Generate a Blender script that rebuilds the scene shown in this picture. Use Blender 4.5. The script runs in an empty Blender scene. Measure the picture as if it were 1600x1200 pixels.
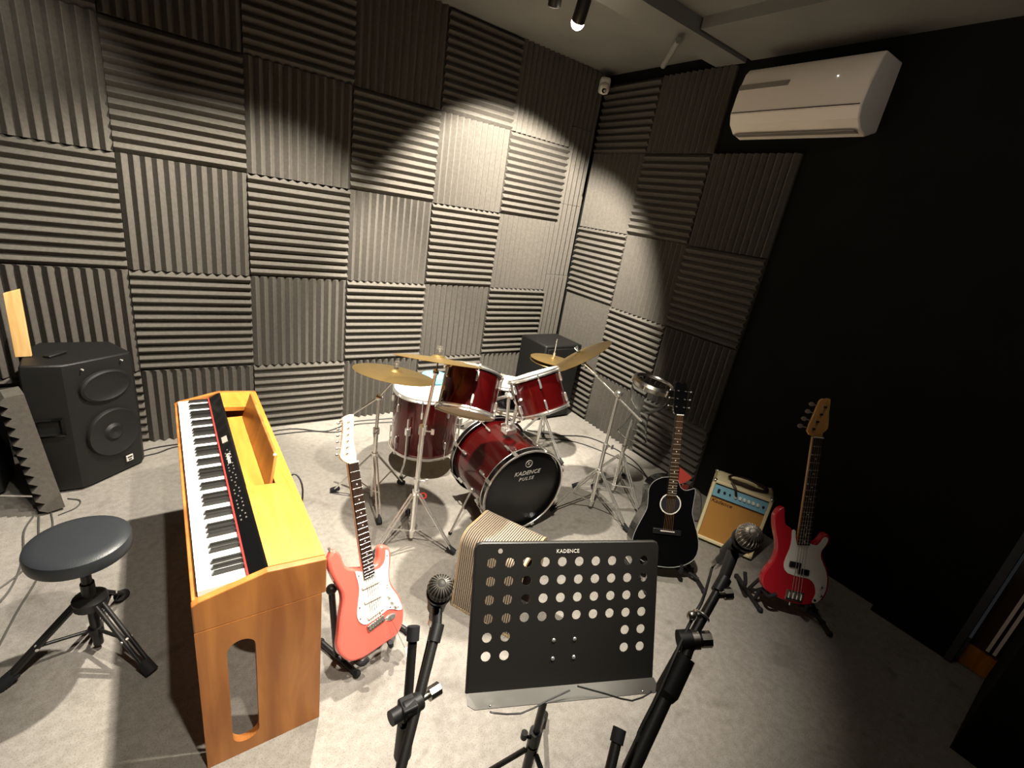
import bpy, math, random
from mathutils import Matrix, Vector
random.seed(7)
S = bpy.context.scene
COL = S.collection
R = math.radians

# ------------------------------------------------------------------ camera
cam_d = bpy.data.cameras.new('camera')
cam = bpy.data.objects.new('camera', cam_d)
COL.objects.link(cam)
CR = Matrix(((0.811, 0.079, -0.580), (-0.565, 0.367, -0.739), (0.154, 0.927, 0.342)))
cam.matrix_world = Matrix.Translation((0.162, -3.360, 1.716)) @ CR.to_quaternion().normalized().to_matrix().to_4x4()
cam_d.sensor_fit = 'HORIZONTAL'
cam_d.sensor_width = 36.0
cam_d.lens = 735.0 / 1600.0 * 36.0
cam_d.clip_start = 0.02
S.camera = cam

# ------------------------------------------------------------------ light and exposure
S.view_settings.view_transform = 'Standard'
S.view_settings.look = 'None'
S.view_settings.gamma = 1.0
S.view_settings.use_curve_mapping = False
S.view_settings.exposure = 0.0
w = bpy.data.worlds.new('room_ambience')
S.world = w
w.use_nodes = True
w.node_tree.nodes['Background'].inputs[0].default_value = (0.55, 0.6, 0.65, 1)
w.node_tree.nodes['Background'].inputs[1].default_value = 0.02
WARM = (1.0, 0.925, 0.80)


def spot(name, loc, aim, watts, size, blend=0.25, radius=0.03, color=WARM):
    d = bpy.data.lights.new(name, 'SPOT')
    d.energy = watts
    d.spot_size = R(size)
    d.spot_blend = blend
    d.shadow_soft_size = radius
    d.color = color
    o = bpy.data.objects.new(name, d)
    o.location = loc
    o.rotation_euler = (Vector(aim) - Vector(loc)).to_track_quat('-Z', 'Y').to_euler()
    COL.objects.link(o)
    return o


spot('ceiling_spot_piano', (0.96, -1.12, 2.72), (0.42, -0.75, 0.0), 600, 102, 0.40)
spot('ceiling_spot_corner', (1.985, -1.06, 2.63), (2.45, 0.0, 1.12), 880, 88, 0.32)
spot('ceiling_spot_drums', (0.90, -2.60, 2.72), (1.25, -1.60, 0.0), 340, 76, 0.5)
spot('ceiling_spot_side', (2.00, -2.90, 2.70), (0.10, -1.90, 0.15), 340, 46, 0.6)
spot('ceiling_spot_left', (0.05, -1.90, 2.72), (-0.75, 0.0, 1.30), 150, 60, 0.5)
spot('ceiling_spot_floor', (0.45, -3.20, 2.75), (0.10, -2.10, 0.15), 170, 62, 0.7)
bulb = bpy.data.lights.new('ceiling_bulb_spill', 'POINT')
bulb.energy = 5.5
bulb.shadow_soft_size = 0.04
bulb.color = (1.0, 0.94, 0.86)
bulb_o = bpy.data.objects.new('ceiling_bulb_spill', bulb)
bulb_o.location = (2.05, -2.95, 2.66)
COL.objects.link(bulb_o)


# ------------------------------------------------------------------ materials
def lin(c):
    return tuple((v / 12.92 if v <= 0.04045 else ((v + 0.055) / 1.055) ** 2.4) for v in c)


def hexc(h):
    return lin(tuple(int(h[i:i + 2], 16) / 255 for i in (0, 2, 4)))


MATS = {}


def mat(name, col, rough=0.5, metal=0.0, noise=0, amount=0.25, bump=0, bscale=200, coat=0, trans=0, ior=1.45, emit=None, estr=0, spec=0.5, alpha=1.0):
    m = bpy.data.materials.new(name)
    m.use_nodes = True
    nt = m.node_tree
    b = nt.nodes['Principled BSDF']
    c = hexc(col)
    b.inputs['Base Color'].default_value = (*c, 1)
    b.inputs['Roughness'].default_value = rough
    b.inputs['Metallic'].default_value = metal
    b.inputs['Coat Weight'].default_value = coat
    b.inputs['Coat Roughness'].default_value = 0.06
    b.inputs['Transmission Weight'].default_value = trans
    b.inputs['IOR'].default_value = ior
    b.inputs['Specular IOR Level'].default_value = spec
    b.inputs['Alpha'].default_value = alpha
    if emit:
        b.inputs['Emission Color'].default_value = (*hexc(emit), 1)
        b.inputs['Emission Strength'].default_value = estr
    tc = nt.nodes.new('ShaderNodeTexCoord')
    if noise:
        n = nt.nodes.new('ShaderNodeTexNoise')
        n.inputs['Scale'].default_value = noise
        n.inputs['Detail'].default_value = 5
        mp = nt.nodes.new('ShaderNodeMapRange')
        mp.inputs['From Min'].default_value = 0.3
        mp.inputs['From Max'].default_value = 0.7
        mp.inputs['To Min'].default_value = 1 - amount
        mp.inputs['To Max'].default_value = 1 + amount
        mx = nt.nodes.new('ShaderNodeVectorMath')
        mx.operation = 'SCALE'
        mx.inputs[0].default_value = c
        nt.links.new(tc.outputs['Object'], n.inputs['Vector'])
        nt.links.new(n.outputs['Fac'], mp.inputs['Value'])
        nt.links.new(mp.outputs['Result'], mx.inputs['Scale'])
        nt.links.new(mx.outputs['Vector'], b.inputs['Base Color'])
    if bump:
        n2 = nt.nodes.new('ShaderNodeTexNoise')
        n2.inputs['Scale'].default_value = bscale
        n2.inputs['Detail'].default_value = 3
        bp = nt.nodes.new('ShaderNodeBump')
        bp.inputs['Strength'].default_value = bump
        bp.inputs['Distance'].default_value = 0.01
        nt.links.new(tc.outputs['Object'], n2.inputs['Vector'])
        nt.links.new(n2.outputs['Fac'], bp.inputs['Height'])
        nt.links.new(bp.outputs['Normal'], b.inputs['Normal'])
    MATS[name] = m
    return m


def wood_mat(name, c1, c2, rough=0.35, scale=(3, 30, 3), coat=0.0):
    m = mat(name, c1, rough, coat=coat)
    nt = m.node_tree
    b = nt.nodes['Principled BSDF']
    tc = nt.nodes.new('ShaderNodeTexCoord')
    mp = nt.nodes.new('ShaderNodeMapping')
    mp.inputs['Scale'].default_value = scale
    n = nt.nodes.new('ShaderNodeTexNoise')
    n.inputs['Scale'].default_value = 2.2
    n.inputs['Detail'].default_value = 7
    n.inputs['Distortion'].default_value = 0.7
    r = nt.nodes.new('ShaderNodeValToRGB')
    r.color_ramp.elements[0].position = 0.32
    r.color_ramp.elements[0].color = (*hexc(c2), 1)
    r.color_ramp.elements[1].position = 0.68
    r.color_ramp.elements[1].color = (*hexc(c1), 1)
    nt.links.new(tc.outputs['Object'], mp.inputs['Vector'])
    nt.links.new(mp.outputs['Vector'], n.inputs['Vector'])
    nt.links.new(n.outputs['Fac'], r.inputs['Fac'])
    nt.links.new(r.outputs['Color'], b.inputs['Base Color'])
    return m


FOAM = mat('foam', '57534d', 0.95, noise=60, amount=0.12, bump=0.25, bscale=350, spec=0.1)
WALLP = mat('wall_paint', '181816', 0.95, noise=4, amount=0.15, spec=0.15)
CEIL = mat('ceiling_paint', '787670', 0.85, noise=2, amount=0.15, bump=0.1, bscale=60)
CHROME = mat('chrome', 'f0eee8', 0.26, 0.88)
STEEL = mat('brushed_steel', 'b8b4ac', 0.3, 1.0)
BLACK = mat('black_plastic', '1a1a1a', 0.45)
BLACKM = mat('black_metal', '1e1d1b', 0.4, 0.0, bump=0.05, bscale=400)
BLACKG = mat('black_gloss', '0b0b0c', 0.12, coat=0.5)
RUBBER = mat('rubber', '17171a', 0.75)
VINYL = mat('black_vinyl', '26292c', 0.38, bump=0.08, bscale=300)
SPK = mat('speaker_plastic', '141413', 0.5, bump=0.15, bscale=500)
CONE = mat('speaker_cone', '151514', 0.55)
WHITE = mat('white_plastic', 'e8e4da', 0.35)
KEYW = mat('key_white', 'f4f2ea', 0.3)
KEYB = mat('key_black', '1c1b1a', 0.35)
REDLAC = mat('red_sparkle_lacquer', '52090a', 0.22, 0.35, noise=900, amount=0.3, coat=0.8)
REDFELT = mat('red_felt', 'a8231c', 0.9)
FIESTA = mat('fiesta_red', 'ea6a5c', 0.2, coat=0.5)
BASSRED = mat('bass_red', 'b3202c', 0.25, coat=0.4)
GUARD = mat('pickguard_white', 'e9e6df', 0.3)
ROSE = mat('rosewood', '2c1a12', 0.45, noise=40, amount=0.3)
MAPLE = wood_mat('maple', 'd9a866', 'c08a4a', 0.35, (40, 3, 40))
MAPLEP = wood_mat('pale_maple', 'ead9bd', 'dfc9a4', 0.35, (40, 3, 40))
PWOOD = wood_mat('piano_wood', 'bb7a3c', '8f5426', 0.34, (5, 5, 1.0))
PWOODLIT = wood_mat('piano_wood_lit_top', 'c98a3a', 'b0712a', 0.32, (9, 1.5, 6))  # piano wood for the top, overexposure put into a lighter, yellower colour
HEADW = mat('drum_head_white', 'e9e3d6', 0.4)
HEADB = mat('drum_head_black', '141414', 0.28)
BEIGEH = mat('drum_head_beige', 'd9c7a8', 0.5)
PRINT = mat('silver_print', 'cfcac0', 0.4)
CREAM = mat('cream_tolex', 'e6d8ac', 0.6, bump=0.2, bscale=500)
GRILLE = mat('grille_cloth', 'c08a42', 0.8, bump=0.4, bscale=900, noise=300, amount=0.15)
SKY = mat('panel_blue', '7fb4c8', 0.45)
BROWN = mat('brown_leather', '2d1812', 0.45)
RIB = mat('ribbed_veneer', 'a99a86', 0.35)
RIBD = mat('ribbed_dark', '3a2d26', 0.6)
ACW = mat('ac_plastic', 'efe4d8', 0.4)
ACD = mat('ac_grey', '8d857c', 0.5)
CLEAR = mat('clear_acrylic', 'f4f8f8', 0.02, trans=1.0, ior=1.2)
FILM = mat('clear_film', 'eef2f2', 0.03, trans=1.0, ior=1.08)
BLUE = mat('light_blue', '5fb4dc', 0.5)
PINE = wood_mat('pine', 'e5c083', 'd3a565', 0.5, (20, 20, 2))
DOORW = wood_mat('door_wood', 'c98527', 'a9681c', 0.4, (20, 20, 2))
JAMB = mat('jamb_grey', '3a3d42', 0.5)
GLASS = mat('door_glass', '3a2a18', 0.08, coat=0.3)
GREYBAG = mat('grey_cloth', '5c5a55', 0.9, noise=30, amount=0.3)
REDCLOTH = mat('red_cloth', '9c3326', 0.8)
CABLE = mat('cable_black', '1d1c1b', 0.5)
CABLEG = mat('cable_grey', '4a4844', 0.5)
LAMPE = mat('lamp_glow', 'fff2dc', 0.4, emit='fff0d8', estr=40)
LED = mat('status_led', 'ffffff', 0.4, emit='ffffff', estr=6)
BOLT = mat('bolt_head', 'c9c6bf', 0.35, 0.3)
MESH = mat('mic_grille', '8a8378', 0.42, 0.7)
MESHD = mat('mic_grille_dark', '24221f', 0.5, 0.3)
WIRE = mat('mic_wire', 'a39c90', 0.4, 0.7)
BINDING = mat('binding_grey', '9a9a98', 0.5)
SATIN = mat('satin_grey', '5c5a56', 0.3, 0.6)
DARKROSE = mat('dark_rosewood', '1c120d', 0.5)
BTN = mat('panel_print', '6a665f', 0.5)
RIBEDGE = mat('ribbed_edge', 'c8ab7c', 0.4)
SAND = mat('cloth_shade', '8f8778', 0.8)


def cymbal_mat():
    m = mat('cymbal_brass', 'bb9d62', 0.3, 0.92)
    nt = m.node_tree
    b = nt.nodes['Principled BSDF']
    tc = nt.nodes.new('ShaderNodeTexCoord')
    wv = nt.nodes.new('ShaderNodeTexWave')
    wv.wave_type = 'RINGS'
    wv.rings_direction = 'Z'
    wv.inputs['Scale'].default_value = 60
    wv.inputs['Distortion'].default_value = 0.4
    bp = nt.nodes.new('ShaderNodeBump')
    bp.inputs['Strength'].default_value = 0.15
    bp.inputs['Distance'].default_value = 0.003
    nt.links.new(tc.outputs['Object'], wv.inputs['Vector'])
    nt.links.new(wv.outputs['Fac'], bp.inputs['Height'])
    nt.links.new(bp.outputs['Normal'], b.inputs['Normal'])
    return m


BRASS = cymbal_mat()


def floor_mat():
    m = mat('floor_screed', 'a39d90', 0.75, bump=0.12, bscale=120)
    nt = m.node_tree
    b = nt.nodes['Principled BSDF']
    tc = nt.nodes.new('ShaderNodeTexCoord')

    def nz(scale, detail, lo, hi, c0, c1, dist=0.0):
        n = nt.nodes.new('ShaderNodeTexNoise')
        n.inputs['Scale'].default_value = scale
        n.inputs['Detail'].default_value = detail
        n.inputs['Distortion'].default_value = dist
        r = nt.nodes.new('ShaderNodeValToRGB')
        r.color_ramp.elements[0].position = lo
        r.color_ramp.elements[1].position = hi
        r.color_ramp.elements[0].color = (*hexc(c0), 1)
        r.color_ramp.elements[1].color = (*hexc(c1), 1)
        nt.links.new(tc.outputs['Object'], n.inputs['Vector'])
        nt.links.new(n.outputs['Fac'], r.inputs['Fac'])
        return r.outputs['Color']

    def mul(a, c, f):
        x = nt.nodes.new('ShaderNodeMix')
        x.data_type = 'RGBA'
        x.blend_type = 'MULTIPLY'
        x.inputs['Factor'].default_value = f
        nt.links.new(a, x.inputs[6])
        nt.links.new(c, x.inputs[7])
        return x.outputs[2]
    base = nz(1.6, 5, 0.3, 0.7, '8a8580', '98938a')
    a = mul(base, nz(38, 6, 0.3, 0.7, 'cfccc4', 'ffffff'), 0.6)
    a = mul(a, nz(7, 9, 0.28, 0.42, 'a8a298', 'ffffff', 0.6), 0.45)
    a = mul(a, nz(220, 2, 0.3, 0.5, 'a8a49c', 'ffffff'), 0.5)
    nt.links.new(a, b.inputs['Base Color'])
    return m


FLOOR = floor_mat()


# ------------------------------------------------------------------ mesh helpers
class MB:
    def __init__(self):
        self.v = []
        self.f = []

    def add(self, vs, fs, M=None):
        o = len(self.v)
        for p in vs:
            p = Vector(p)
            self.v.append(M @ p if M is not None else p)
        for f in fs:
            self.f.append([i + o for i in f])
        return self

    def box(self, c, s, M=None):
        x, y, z = s[0] / 2, s[1] / 2, s[2] / 2
        vs = [(c[0] + a * x, c[1] + b * y, c[2] + d * z) for a in (-1, 1) for b in (-1, 1) for d in (-1, 1)]
        fs = [(0, 1, 3, 2), (4, 6, 7, 5), (0, 4, 5, 1), (2, 3, 7, 6), (0, 2, 6, 4), (1, 5, 7, 3)]
        return self.add(vs, fs, M)

    def cyl(self, a, b, r0, r1=None, seg=12, caps=True, M=None):
        a, b = Vector(a), Vector(b)
        r1 = r0 if r1 is None else r1
        ax = (b - a)
        if ax.length < 1e-9:
            return self
        q = ax.to_track_quat('Z', 'X').to_matrix()
        vs, fs = [], []
        for k in range(seg):
            t = 2 * math.pi * k / seg
            d = q @ Vector((math.cos(t), math.sin(t), 0))
            vs += [a + d * r0, b + d * r1]
        for k in range(seg):
            n = (k + 1) % seg
            fs.append((2 * k, 2 * n, 2 * n + 1, 2 * k + 1))
        if caps:
            fs.append([2 * k for k in range(seg)][::-1])
            fs.append([2 * k + 1 for k in range(seg)])
        return self.add(vs, fs, M)

    def lathe(self, prof, seg=32, M=None, closed=False):
        vs, fs = [], []
        n = len(prof)
        for k in range(seg):
            t = 2 * math.pi * k / seg
            for r, z in prof:
                vs.append((max(r, 1e-5) * math.cos(t), max(r, 1e-5) * math.sin(t), z))
        for k in range(seg):
            m = (k + 1) % seg
            for i in range(n if closed else n - 1):
                j = (i + 1) % n
                fs.append((k * n + i, m * n + i, m * n + j, k * n + j))
        return self.add(vs, fs, M)

    def torus(self, Rr, r, z=0, seg=40, sub=8, M=None):
        prof = [(Rr + r * math.cos(2 * math.pi * i / sub), z + r * math.sin(2 * math.pi * i / sub)) for i in range(sub)]
        return self.lathe(prof, seg, M, True)

    def prism(self, pts, z0, z1, M=None):
        area = sum(pts[i][0] * pts[(i + 1) % len(pts)][1] - pts[(i + 1) % len(pts)][0] * pts[i][1] for i in range(len(pts)))
        if area < 0:
            pts = pts[::-1]
        n = len(pts)
        vs = [(p[0], p[1], z0) for p in pts] + [(p[0], p[1], z1) for p in pts]
        fs = [list(range(n))[::-1], list(range(n, 2 * n))]
        for i in range(n):
            j = (i + 1) % n
            fs.append((i, j, n + j, n + i))
        return self.add(vs, fs, M)

    def ball(self, c, r, seg=16, rings=10, M=None, sc=(1, 1, 1)):
        prof = [(r * math.sin(math.pi * i / rings), -r * math.cos(math.pi * i / rings)) for i in range(rings + 1)]
        T = Matrix.Translation(c) @ Matrix.Diagonal((*sc, 1))
        return self.lathe(prof, seg, (M @ T) if M is not None else T)

    def tube(self, pts, r, seg=8, smooth=4, M=None):
        P = [Vector(p) for p in pts]
        if smooth > 1 and len(P) > 2:
            Q = []
            E = [2 * P[0] - P[1]] + P + [2 * P[-1] - P[-2]]
            for i in range(1, len(E) - 2):
                a, b, c, d = E[i - 1:i + 3]
                for k in range(smooth):
                    t = k / smooth
                    Q.append(0.5 * ((2 * b) + (c - a) * t + (2 * a - 5 * b + 4 * c - d) * t * t + (3 * b - a - 3 * c + d) * t ** 3))
            Q.append(P[-1])
            P = Q
        vs, fs = [], []
        up = None
        for i, p in enumerate(P):
            t = (P[min(i + 1, len(P) - 1)] - P[max(i - 1, 0)])
            if t.length < 1e-9:
                t = Vector((0, 0, 1))
            t.normalize()
            if up is None:
                up = t.orthogonal().normalized()
            up = (up - t * up.dot(t))
            if up.length < 1e-6:
                up = t.orthogonal()
            up.normalize()
            s = t.cross(up)
            for k in range(seg):
                a = 2 * math.pi * k / seg
                vs.append(p + up * (r * math.cos(a)) + s * (r * math.sin(a)))
        for i in range(len(P) - 1):
            for k in range(seg):
                n = (k + 1) % seg
                fs.append((i * seg + k, i * seg + n, (i + 1) * seg + n, (i + 1) * seg + k))
        fs.append(list(range(seg))[::-1])
        fs.append([(len(P) - 1) * seg + k for k in range(seg)])
        return self.add(vs, fs, M)

    def mesh(self, name, inv=None, smooth=True, angle=35):
        me = bpy.data.meshes.new(name)
        vs = [(inv @ v if inv is not None else v) for v in self.v]
        me.from_pydata([tuple(v) for v in vs], [], self.f)
        me.validate()
        if smooth and len(me.polygons):
            me.polygons.foreach_set('use_smooth', [True] * len(me.polygons))
            me.set_sharp_from_angle(angle=R(angle))
        return me


WM = {}   # world matrix of every thing / part (parts sit at the identity under their thing)


def thing(name, label, cat, loc=(0, 0, 0), rot=None, group=None, M=None):
    o = bpy.data.objects.new(name, None)
    o.empty_display_size = 0.1
    COL.objects.link(o)
    if M is None:
        M = Matrix.Translation(loc) @ (rot.to_4x4() if rot is not None else Matrix.Identity(4))
    o.matrix_world = M
    o['label'] = label
    o['category'] = cat
    if group:
        o['group'] = group
    WM[o.name] = M.copy()
    return o


def part(name, mb, m, parent, local=False, smooth=True, bevel=0, label=None, kind=None, angle=35):
    Mw = WM[parent.name]
    me = mb.mesh(name, None if local else Mw.inverted(), smooth, angle)
    me.materials.append(m)
    o = bpy.data.objects.new(name, me)
    COL.objects.link(o)
    o.parent = parent
    WM[o.name] = Mw.copy()
    if bevel:
        b = o.modifiers.new('edge', 'BEVEL')
        b.width = bevel
        b.segments = 2
        b.limit_method = 'ANGLE'
        b.angle_limit = R(40)
    if label:
        o['label'] = label
    if kind:
        o['kind'] = kind
    return o


def inst(name, me, parent, Ml):
    """copy of a shared mesh as a child, placed by a matrix local to the parent"""
    o = bpy.data.objects.new(name, me)
    COL.objects.link(o)
    o.parent = parent
    o.matrix_local = Ml
    WM[o.name] = WM[parent.name] @ Ml
    return o


def single(name, mb, m, label, cat, at=(0, 0, 0), group=None, bevel=0, smooth=True, angle=35):
    me = mb.mesh(name, Matrix.Translation(at).inverted(), smooth, angle)
    me.materials.append(m)
    o = bpy.data.objects.new(name, me)
    COL.objects.link(o)
    o.location = at
    WM[o.name] = Matrix.Translation(at)
    o['label'] = label
    o['category'] = cat
    if group:
        o['group'] = group
    if bevel:
        b = o.modifiers.new('edge', 'BEVEL')
        b.width = bevel
        b.segments = 2
        b.limit_method = 'ANGLE'
    return o


def struct(name, mb, m, smooth=False, label=None):
    me = mb.mesh(name, None, smooth)
    me.materials.append(m)
    o = bpy.data.objects.new(name, me)
    COL.objects.link(o)
    o['kind'] = 'structure'
    if label:
        o['label'] = label
    WM[o.name] = Matrix.Identity(4)
    return o


def axis_matrix(loc, z, x_hint=(1, 0, 0)):
    z = Vector(z).normalized()
    x = Vector(x_hint)
    x = (x - z * x.dot(z)).normalized()
    y = z.cross(x)
    M = Matrix((x, y, z)).transposed().to_4x4()
    M.translation = Vector(loc)
    return M


def upright(x, y, z, yaw, lean, roll=0):
    """local x right, y up the front face, z out of the front (towards yaw)"""
    a, l, r = R(yaw), R(lean), R(roll)
    zz = Vector((math.cos(a), math.sin(a), 0))
    up = Vector((0, 0, 1))
    xx = up.cross(zz)
    yy = math.cos(l) * up - math.sin(l) * zz
    z2 = xx.cross(yy)
    x2 = math.cos(r) * xx + math.sin(r) * yy
    y2 = -math.sin(r) * xx + math.cos(r) * yy
    M = Matrix((x2, y2, z2)).transposed().to_4x4()
    M.translation = Vector((x, y, z))
    return M


def text_mb(body, size, M, depth=0.0008, shear=0.0, spacing=1.0):
    c = bpy.data.curves.new('t', 'FONT')
    c.body = body
    c.size = size
    c.align_x = 'CENTER'
    c.align_y = 'CENTER'
    c.extrude = depth
    c.shear = shear
    c.space_character = spacing
    c.resolution_u = 2
    o = bpy.data.objects.new('t', c)
    COL.objects.link(o)
    dg = bpy.context.evaluated_depsgraph_get()
    me = bpy.data.meshes.new_from_object(o.evaluated_get(dg))
    mb = MB().add([v.co for v in me.vertices], [list(p.vertices) for p in me.polygons], M)
    bpy.data.objects.remove(o)
    bpy.data.curves.remove(c)
    bpy.data.meshes.remove(me)
    return mb


# ------------------------------------------------------------------ the room
T = 0.6
ZR = 0.48          # height of the lowest full seam
H = 2.88
XC = 3.252         # back right corner
XL = -1.62
YF = -5.2
d2 = Vector((-math.sin(R(2)), -math.cos(R(2)), 0))      # direction of the right wall away from the corner
nr = Vector((-math.cos(R(2)), math.sin(R(2)), 0))        # right wall normal into the room
FT = 0.05


def rw(s, z, off=0.0):
    p = Vector((XC, 0, 0)) + d2 * s + nr * off
    return Vector((p.x, p.y, z))


struct('floor', MB().add([(XL, YF, 0), (XC + 0.2, YF, 0), (XC + 0.2, 0.05, 0), (XL, 0.05, 0)], [(0, 1, 2, 3)]), FLOOR)
struct('ceiling', MB().add([(XL, YF, H), (XC + 0.2, YF, H), (XC + 0.2, 0.05, H), (XL, 0.05, H)], [(3, 2, 1, 0)]), CEIL)
wall_back = struct('wall_back', MB().box(((XL + XC) / 2 + 0.1, FT + 0.05, H / 2), (XC - XL + 0.4, 0.1, H)), WALLP)
struct('wall_left', MB().box((XL - 0.05, YF / 2, H / 2), (0.1, -YF + 0.2, H)), WALLP)
struct('wall_front', MB().box(((XL + XC) / 2, YF - 0.05, H / 2), (XC - XL + 0.4, 0.1, H)), WALLP)
SD = 3.355          # where the door opening starts along the right wall
mb = MB()
for s0, s1, z0, z1 in ((-0.1, SD, 0, H), (SD, 4.25, 2.05, H), (4.25, 5.3, 0, H)):
    vs = [rw(s, z, o) for s in (s0, s1) for z in (z0, z1) for o in (-FT, -FT - 0.1)]
    mb.add(vs, [(0, 1, 3, 2), (4, 6, 7, 5), (0, 4, 5, 1), (2, 3, 7, 6), (0, 2, 6, 4), (1, 5, 7, 3)])
wall_right = struct('wall_right', mb, WALLP)

# acoustic foam tiles: each its own piece, wedge ridges running across or up
TILE = {}


def tile_mesh(wd, ht, orient):
    key = (round(wd, 3), round(ht, 3), orient)
    if key in TILE:
        return TILE[key]
    g = 0.0012
    a, b = (wd, ht) if orient == 'V' else (ht, wd)      # a: across the ridges, b: along
    a -= 2 * g
    b -= 2 * g
    n = max(1, round(a / 0.05))
    p = a / n
    lo, hi = 0.020, FT
    prof = [(0, 0), (0, lo)]
    for k in range(n):
        prof += [(k * p + p * 0.46, hi), (k * p + p * 0.54, hi), ((k + 1) * p, lo)]
    prof += [(a, 0)]
    m = len(prof)
    vs, fs = [], []
    for e in (0, b):
        for t, z in prof:
            vs.append((t + g, e + g, z) if orient == 'V' else (e + g, ht - (t + g), z))
    for i in range(m - 1):
        fs.append((i, i + 1, m + i + 1, m + i) if orient == 'H' else (i, m + i, m + i + 1, i + 1))
    fs.append(list(range(m)))
    fs.append(list(range(m, 2 * m))[::-1])
    q = MB().add(vs, fs)
    me = q.mesh('foam_tile', None, False)
    import bmesh
    bm = bmesh.new()
    bm.from_mesh(me)
    bmesh.ops.recalc_face_normals(bm, faces=bm.faces)
    bm.to_mesh(me)
    bm.free()
    me.materials.append(FOAM)
    TILE[key] = me
    return me


def place_tile(parent, origin, xdir, zdir, wd, ht, orient):
    x = Vector(xdir)
    y = Vector((0, 0, 1))
    M = Matrix((x, y, Vector(zdir))).transposed().to_4x4()
    j = Matrix.Translation((wd / 2, ht / 2, 0)) @ Matrix.Rotation(R(random.uniform(-0.35, 0.35)), 4, 'Z') @ Matrix.Translation((-wd / 2, -ht / 2, 0))
    M.translation = Vector(origin)
    o = inst('foam_tile', tile_mesh(wd, ht, orient), parent, M @ j @ Matrix.Translation((0, 0, random.uniform(0, 0.004))))
    return o


for c in range(-3, 5):
    for r in range(-1, 4):
        z0, ht = (0.004, ZR - 0.004) if r < 0 else (ZR + r * T, T if r < 3 else H - ZR - 3 * T)
        o = 'H' if (c + r) % 2 == 0 else 'V'
        place_tile(wall_back, (c * T, FT, z0), (1, 0, 0), (0, -1, 0), T, ht, o)
# narrow strips that close the corner
for z0, z1 in ((0.004, 0.62), (0.62, 1.225), (1.225, 1.84), (1.84, 2.44), (2.44, 2.875)):
    place_tile(wall_back, (5 * T, FT, z0), (1, 0, 0), (0, -1, 0), XC - 5 * T + 0.01, z1 - z0, 'V')
for c in range(0, 6):
    for r in range(-1, 4):
        if (r == 3 and c > 1) or c > 2:
            continue
        wd = T
        if c == 5:
            wd = SD - 5 * T - 0.03
            if r == 3:
                continue
        z0, ht = (0.004, ZR - 0.004) if r < 0 else (ZR + r * T, T if r < 3 else 0.52)
        o = 'H' if (c + r) % 2 else 'V'
        place_tile(wall_right, rw(c * T + 0.004, z0, -FT), d2, nr, wd, ht, o)

# ceiling beams
struct('trim_1', MB().box((0.85, -1.16, H - 0.04), (4.75, 0.21, 0.08)), CEIL)
struct('trim_2', MB().box((2.98, -2.75, H - 0.03), (0.55, 2.94, 0.06)), CEIL)
# floor edge strip beside the door
struct('baseboard_right', MB().add([rw(s, z, o) for s in (3.02, SD) for z in (0, 0.03) for o in (0.0, 0.012)],
       [(0, 1, 3, 2), (4, 6, 7, 5), (0, 4, 5, 1), (2, 3, 7, 6), (0, 2, 6, 4), (1, 5, 7, 3)]), WALLP)
# black return wall beside the door
struct('wall_return', MB().box((2.875, -4.345, H / 2), (0.65, 1.71, H)), WALLP)


def wallbox(s0, s1, z0, z1, o0, o1):
    vs = [rw(s, z, o) for s in (s0, s1) for z in (z0, z1) for o in (o0, o1)]
    return MB().add(vs, [(0, 1, 3, 2), (4, 6, 7, 5), (0, 4, 5, 1), (2, 3, 7, 6), (0, 2, 6, 4), (1, 5, 7, 3)])


door = struct('door_1', wallbox(SD - 0.012, SD + 0.018, 0, 2.08, -0.10, 0.02), JAMB)
part('bottom_rail', wallbox(SD + 0.03, 4.2, 0.004, 0.115, -0.07, -0.03), DOORW, door)
part('stile', wallbox(SD + 0.14, 4.2, 0.115, 2.04, -0.07, -0.025), DOORW, door)
part('glass_pane', wallbox(SD + 0.03, SD + 0.14, 0.115, 2.04, -0.06, -0.05), GLASS, door)
for k, s in enumerate((SD + 0.088, SD + 0.112)):
    part('glazing_bead', wallbox(s, s + 0.012, 0.14, 2.04, -0.05, -0.02), WHITE, door)
import bmesh
for o in list(bpy.data.objects):
    if o.type == 'MESH' and o.name.split('.')[0] in ('wall_right', 'door_1', 'bottom_rail', 'stile', 'glass_pane', 'glazing_bead', 'baseboard_right'):
        bm = bmesh.new()
        bm.from_mesh(o.data)
        bmesh.ops.recalc_face_normals(bm, faces=bm.faces)
        bm.to_mesh(o.data)
        bm.free()
#@@NEXT
# ------------------------------------------------------------------ digital piano
PX0, PX1 = 0.150, 0.485          # front and back
PY0, PY1 = -2.210, -0.885        # near end and far end
piano = thing('digital_piano', 'honey wood digital piano with a long white keyboard beside the round stool', 'piano', (0.31, -1.55, 0))
prof = [(0.149, 0.5485), (0.148, 0.640), (0.165, 0.650), (0.327, 0.687), (0.485, 0.673), (0.485, 0.548)]


def end_panel(y0, y1):
    """leg panel with a long round-ended cut-out, standing across the piano"""
    x0, x1, h0, h1, zt, zb = 0.149, 0.472, 0.219, 0.291, 0.437, 0.087
    arc = lambda zc, up: [((h0 + h1) / 2 + 0.036 * math.cos(t), zc + 0.036 * math.sin(t) * up) for t in [math.pi * k / 12 for k in range(13)]]
    q = MB()
    q.prism([(x0, 0), (h0, 0), (h0, 0.548), (x0, 0.548)], -y1, -y0, MXZ)
    q.prism([(h1, 0), (x1, 0), (x1, 0.548), (h1, 0.548)], -y1, -y0, MXZ)
    q.prism([(h0, 0.548)] + arc(zt, 1)[::-1] + [(h1, 0.548)], -y1, -y0, MXZ)
    q.prism([(h1, 0)] + arc(zb, -1) + [(h0, 0)], -y1, -y0, MXZ)
    return q


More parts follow.
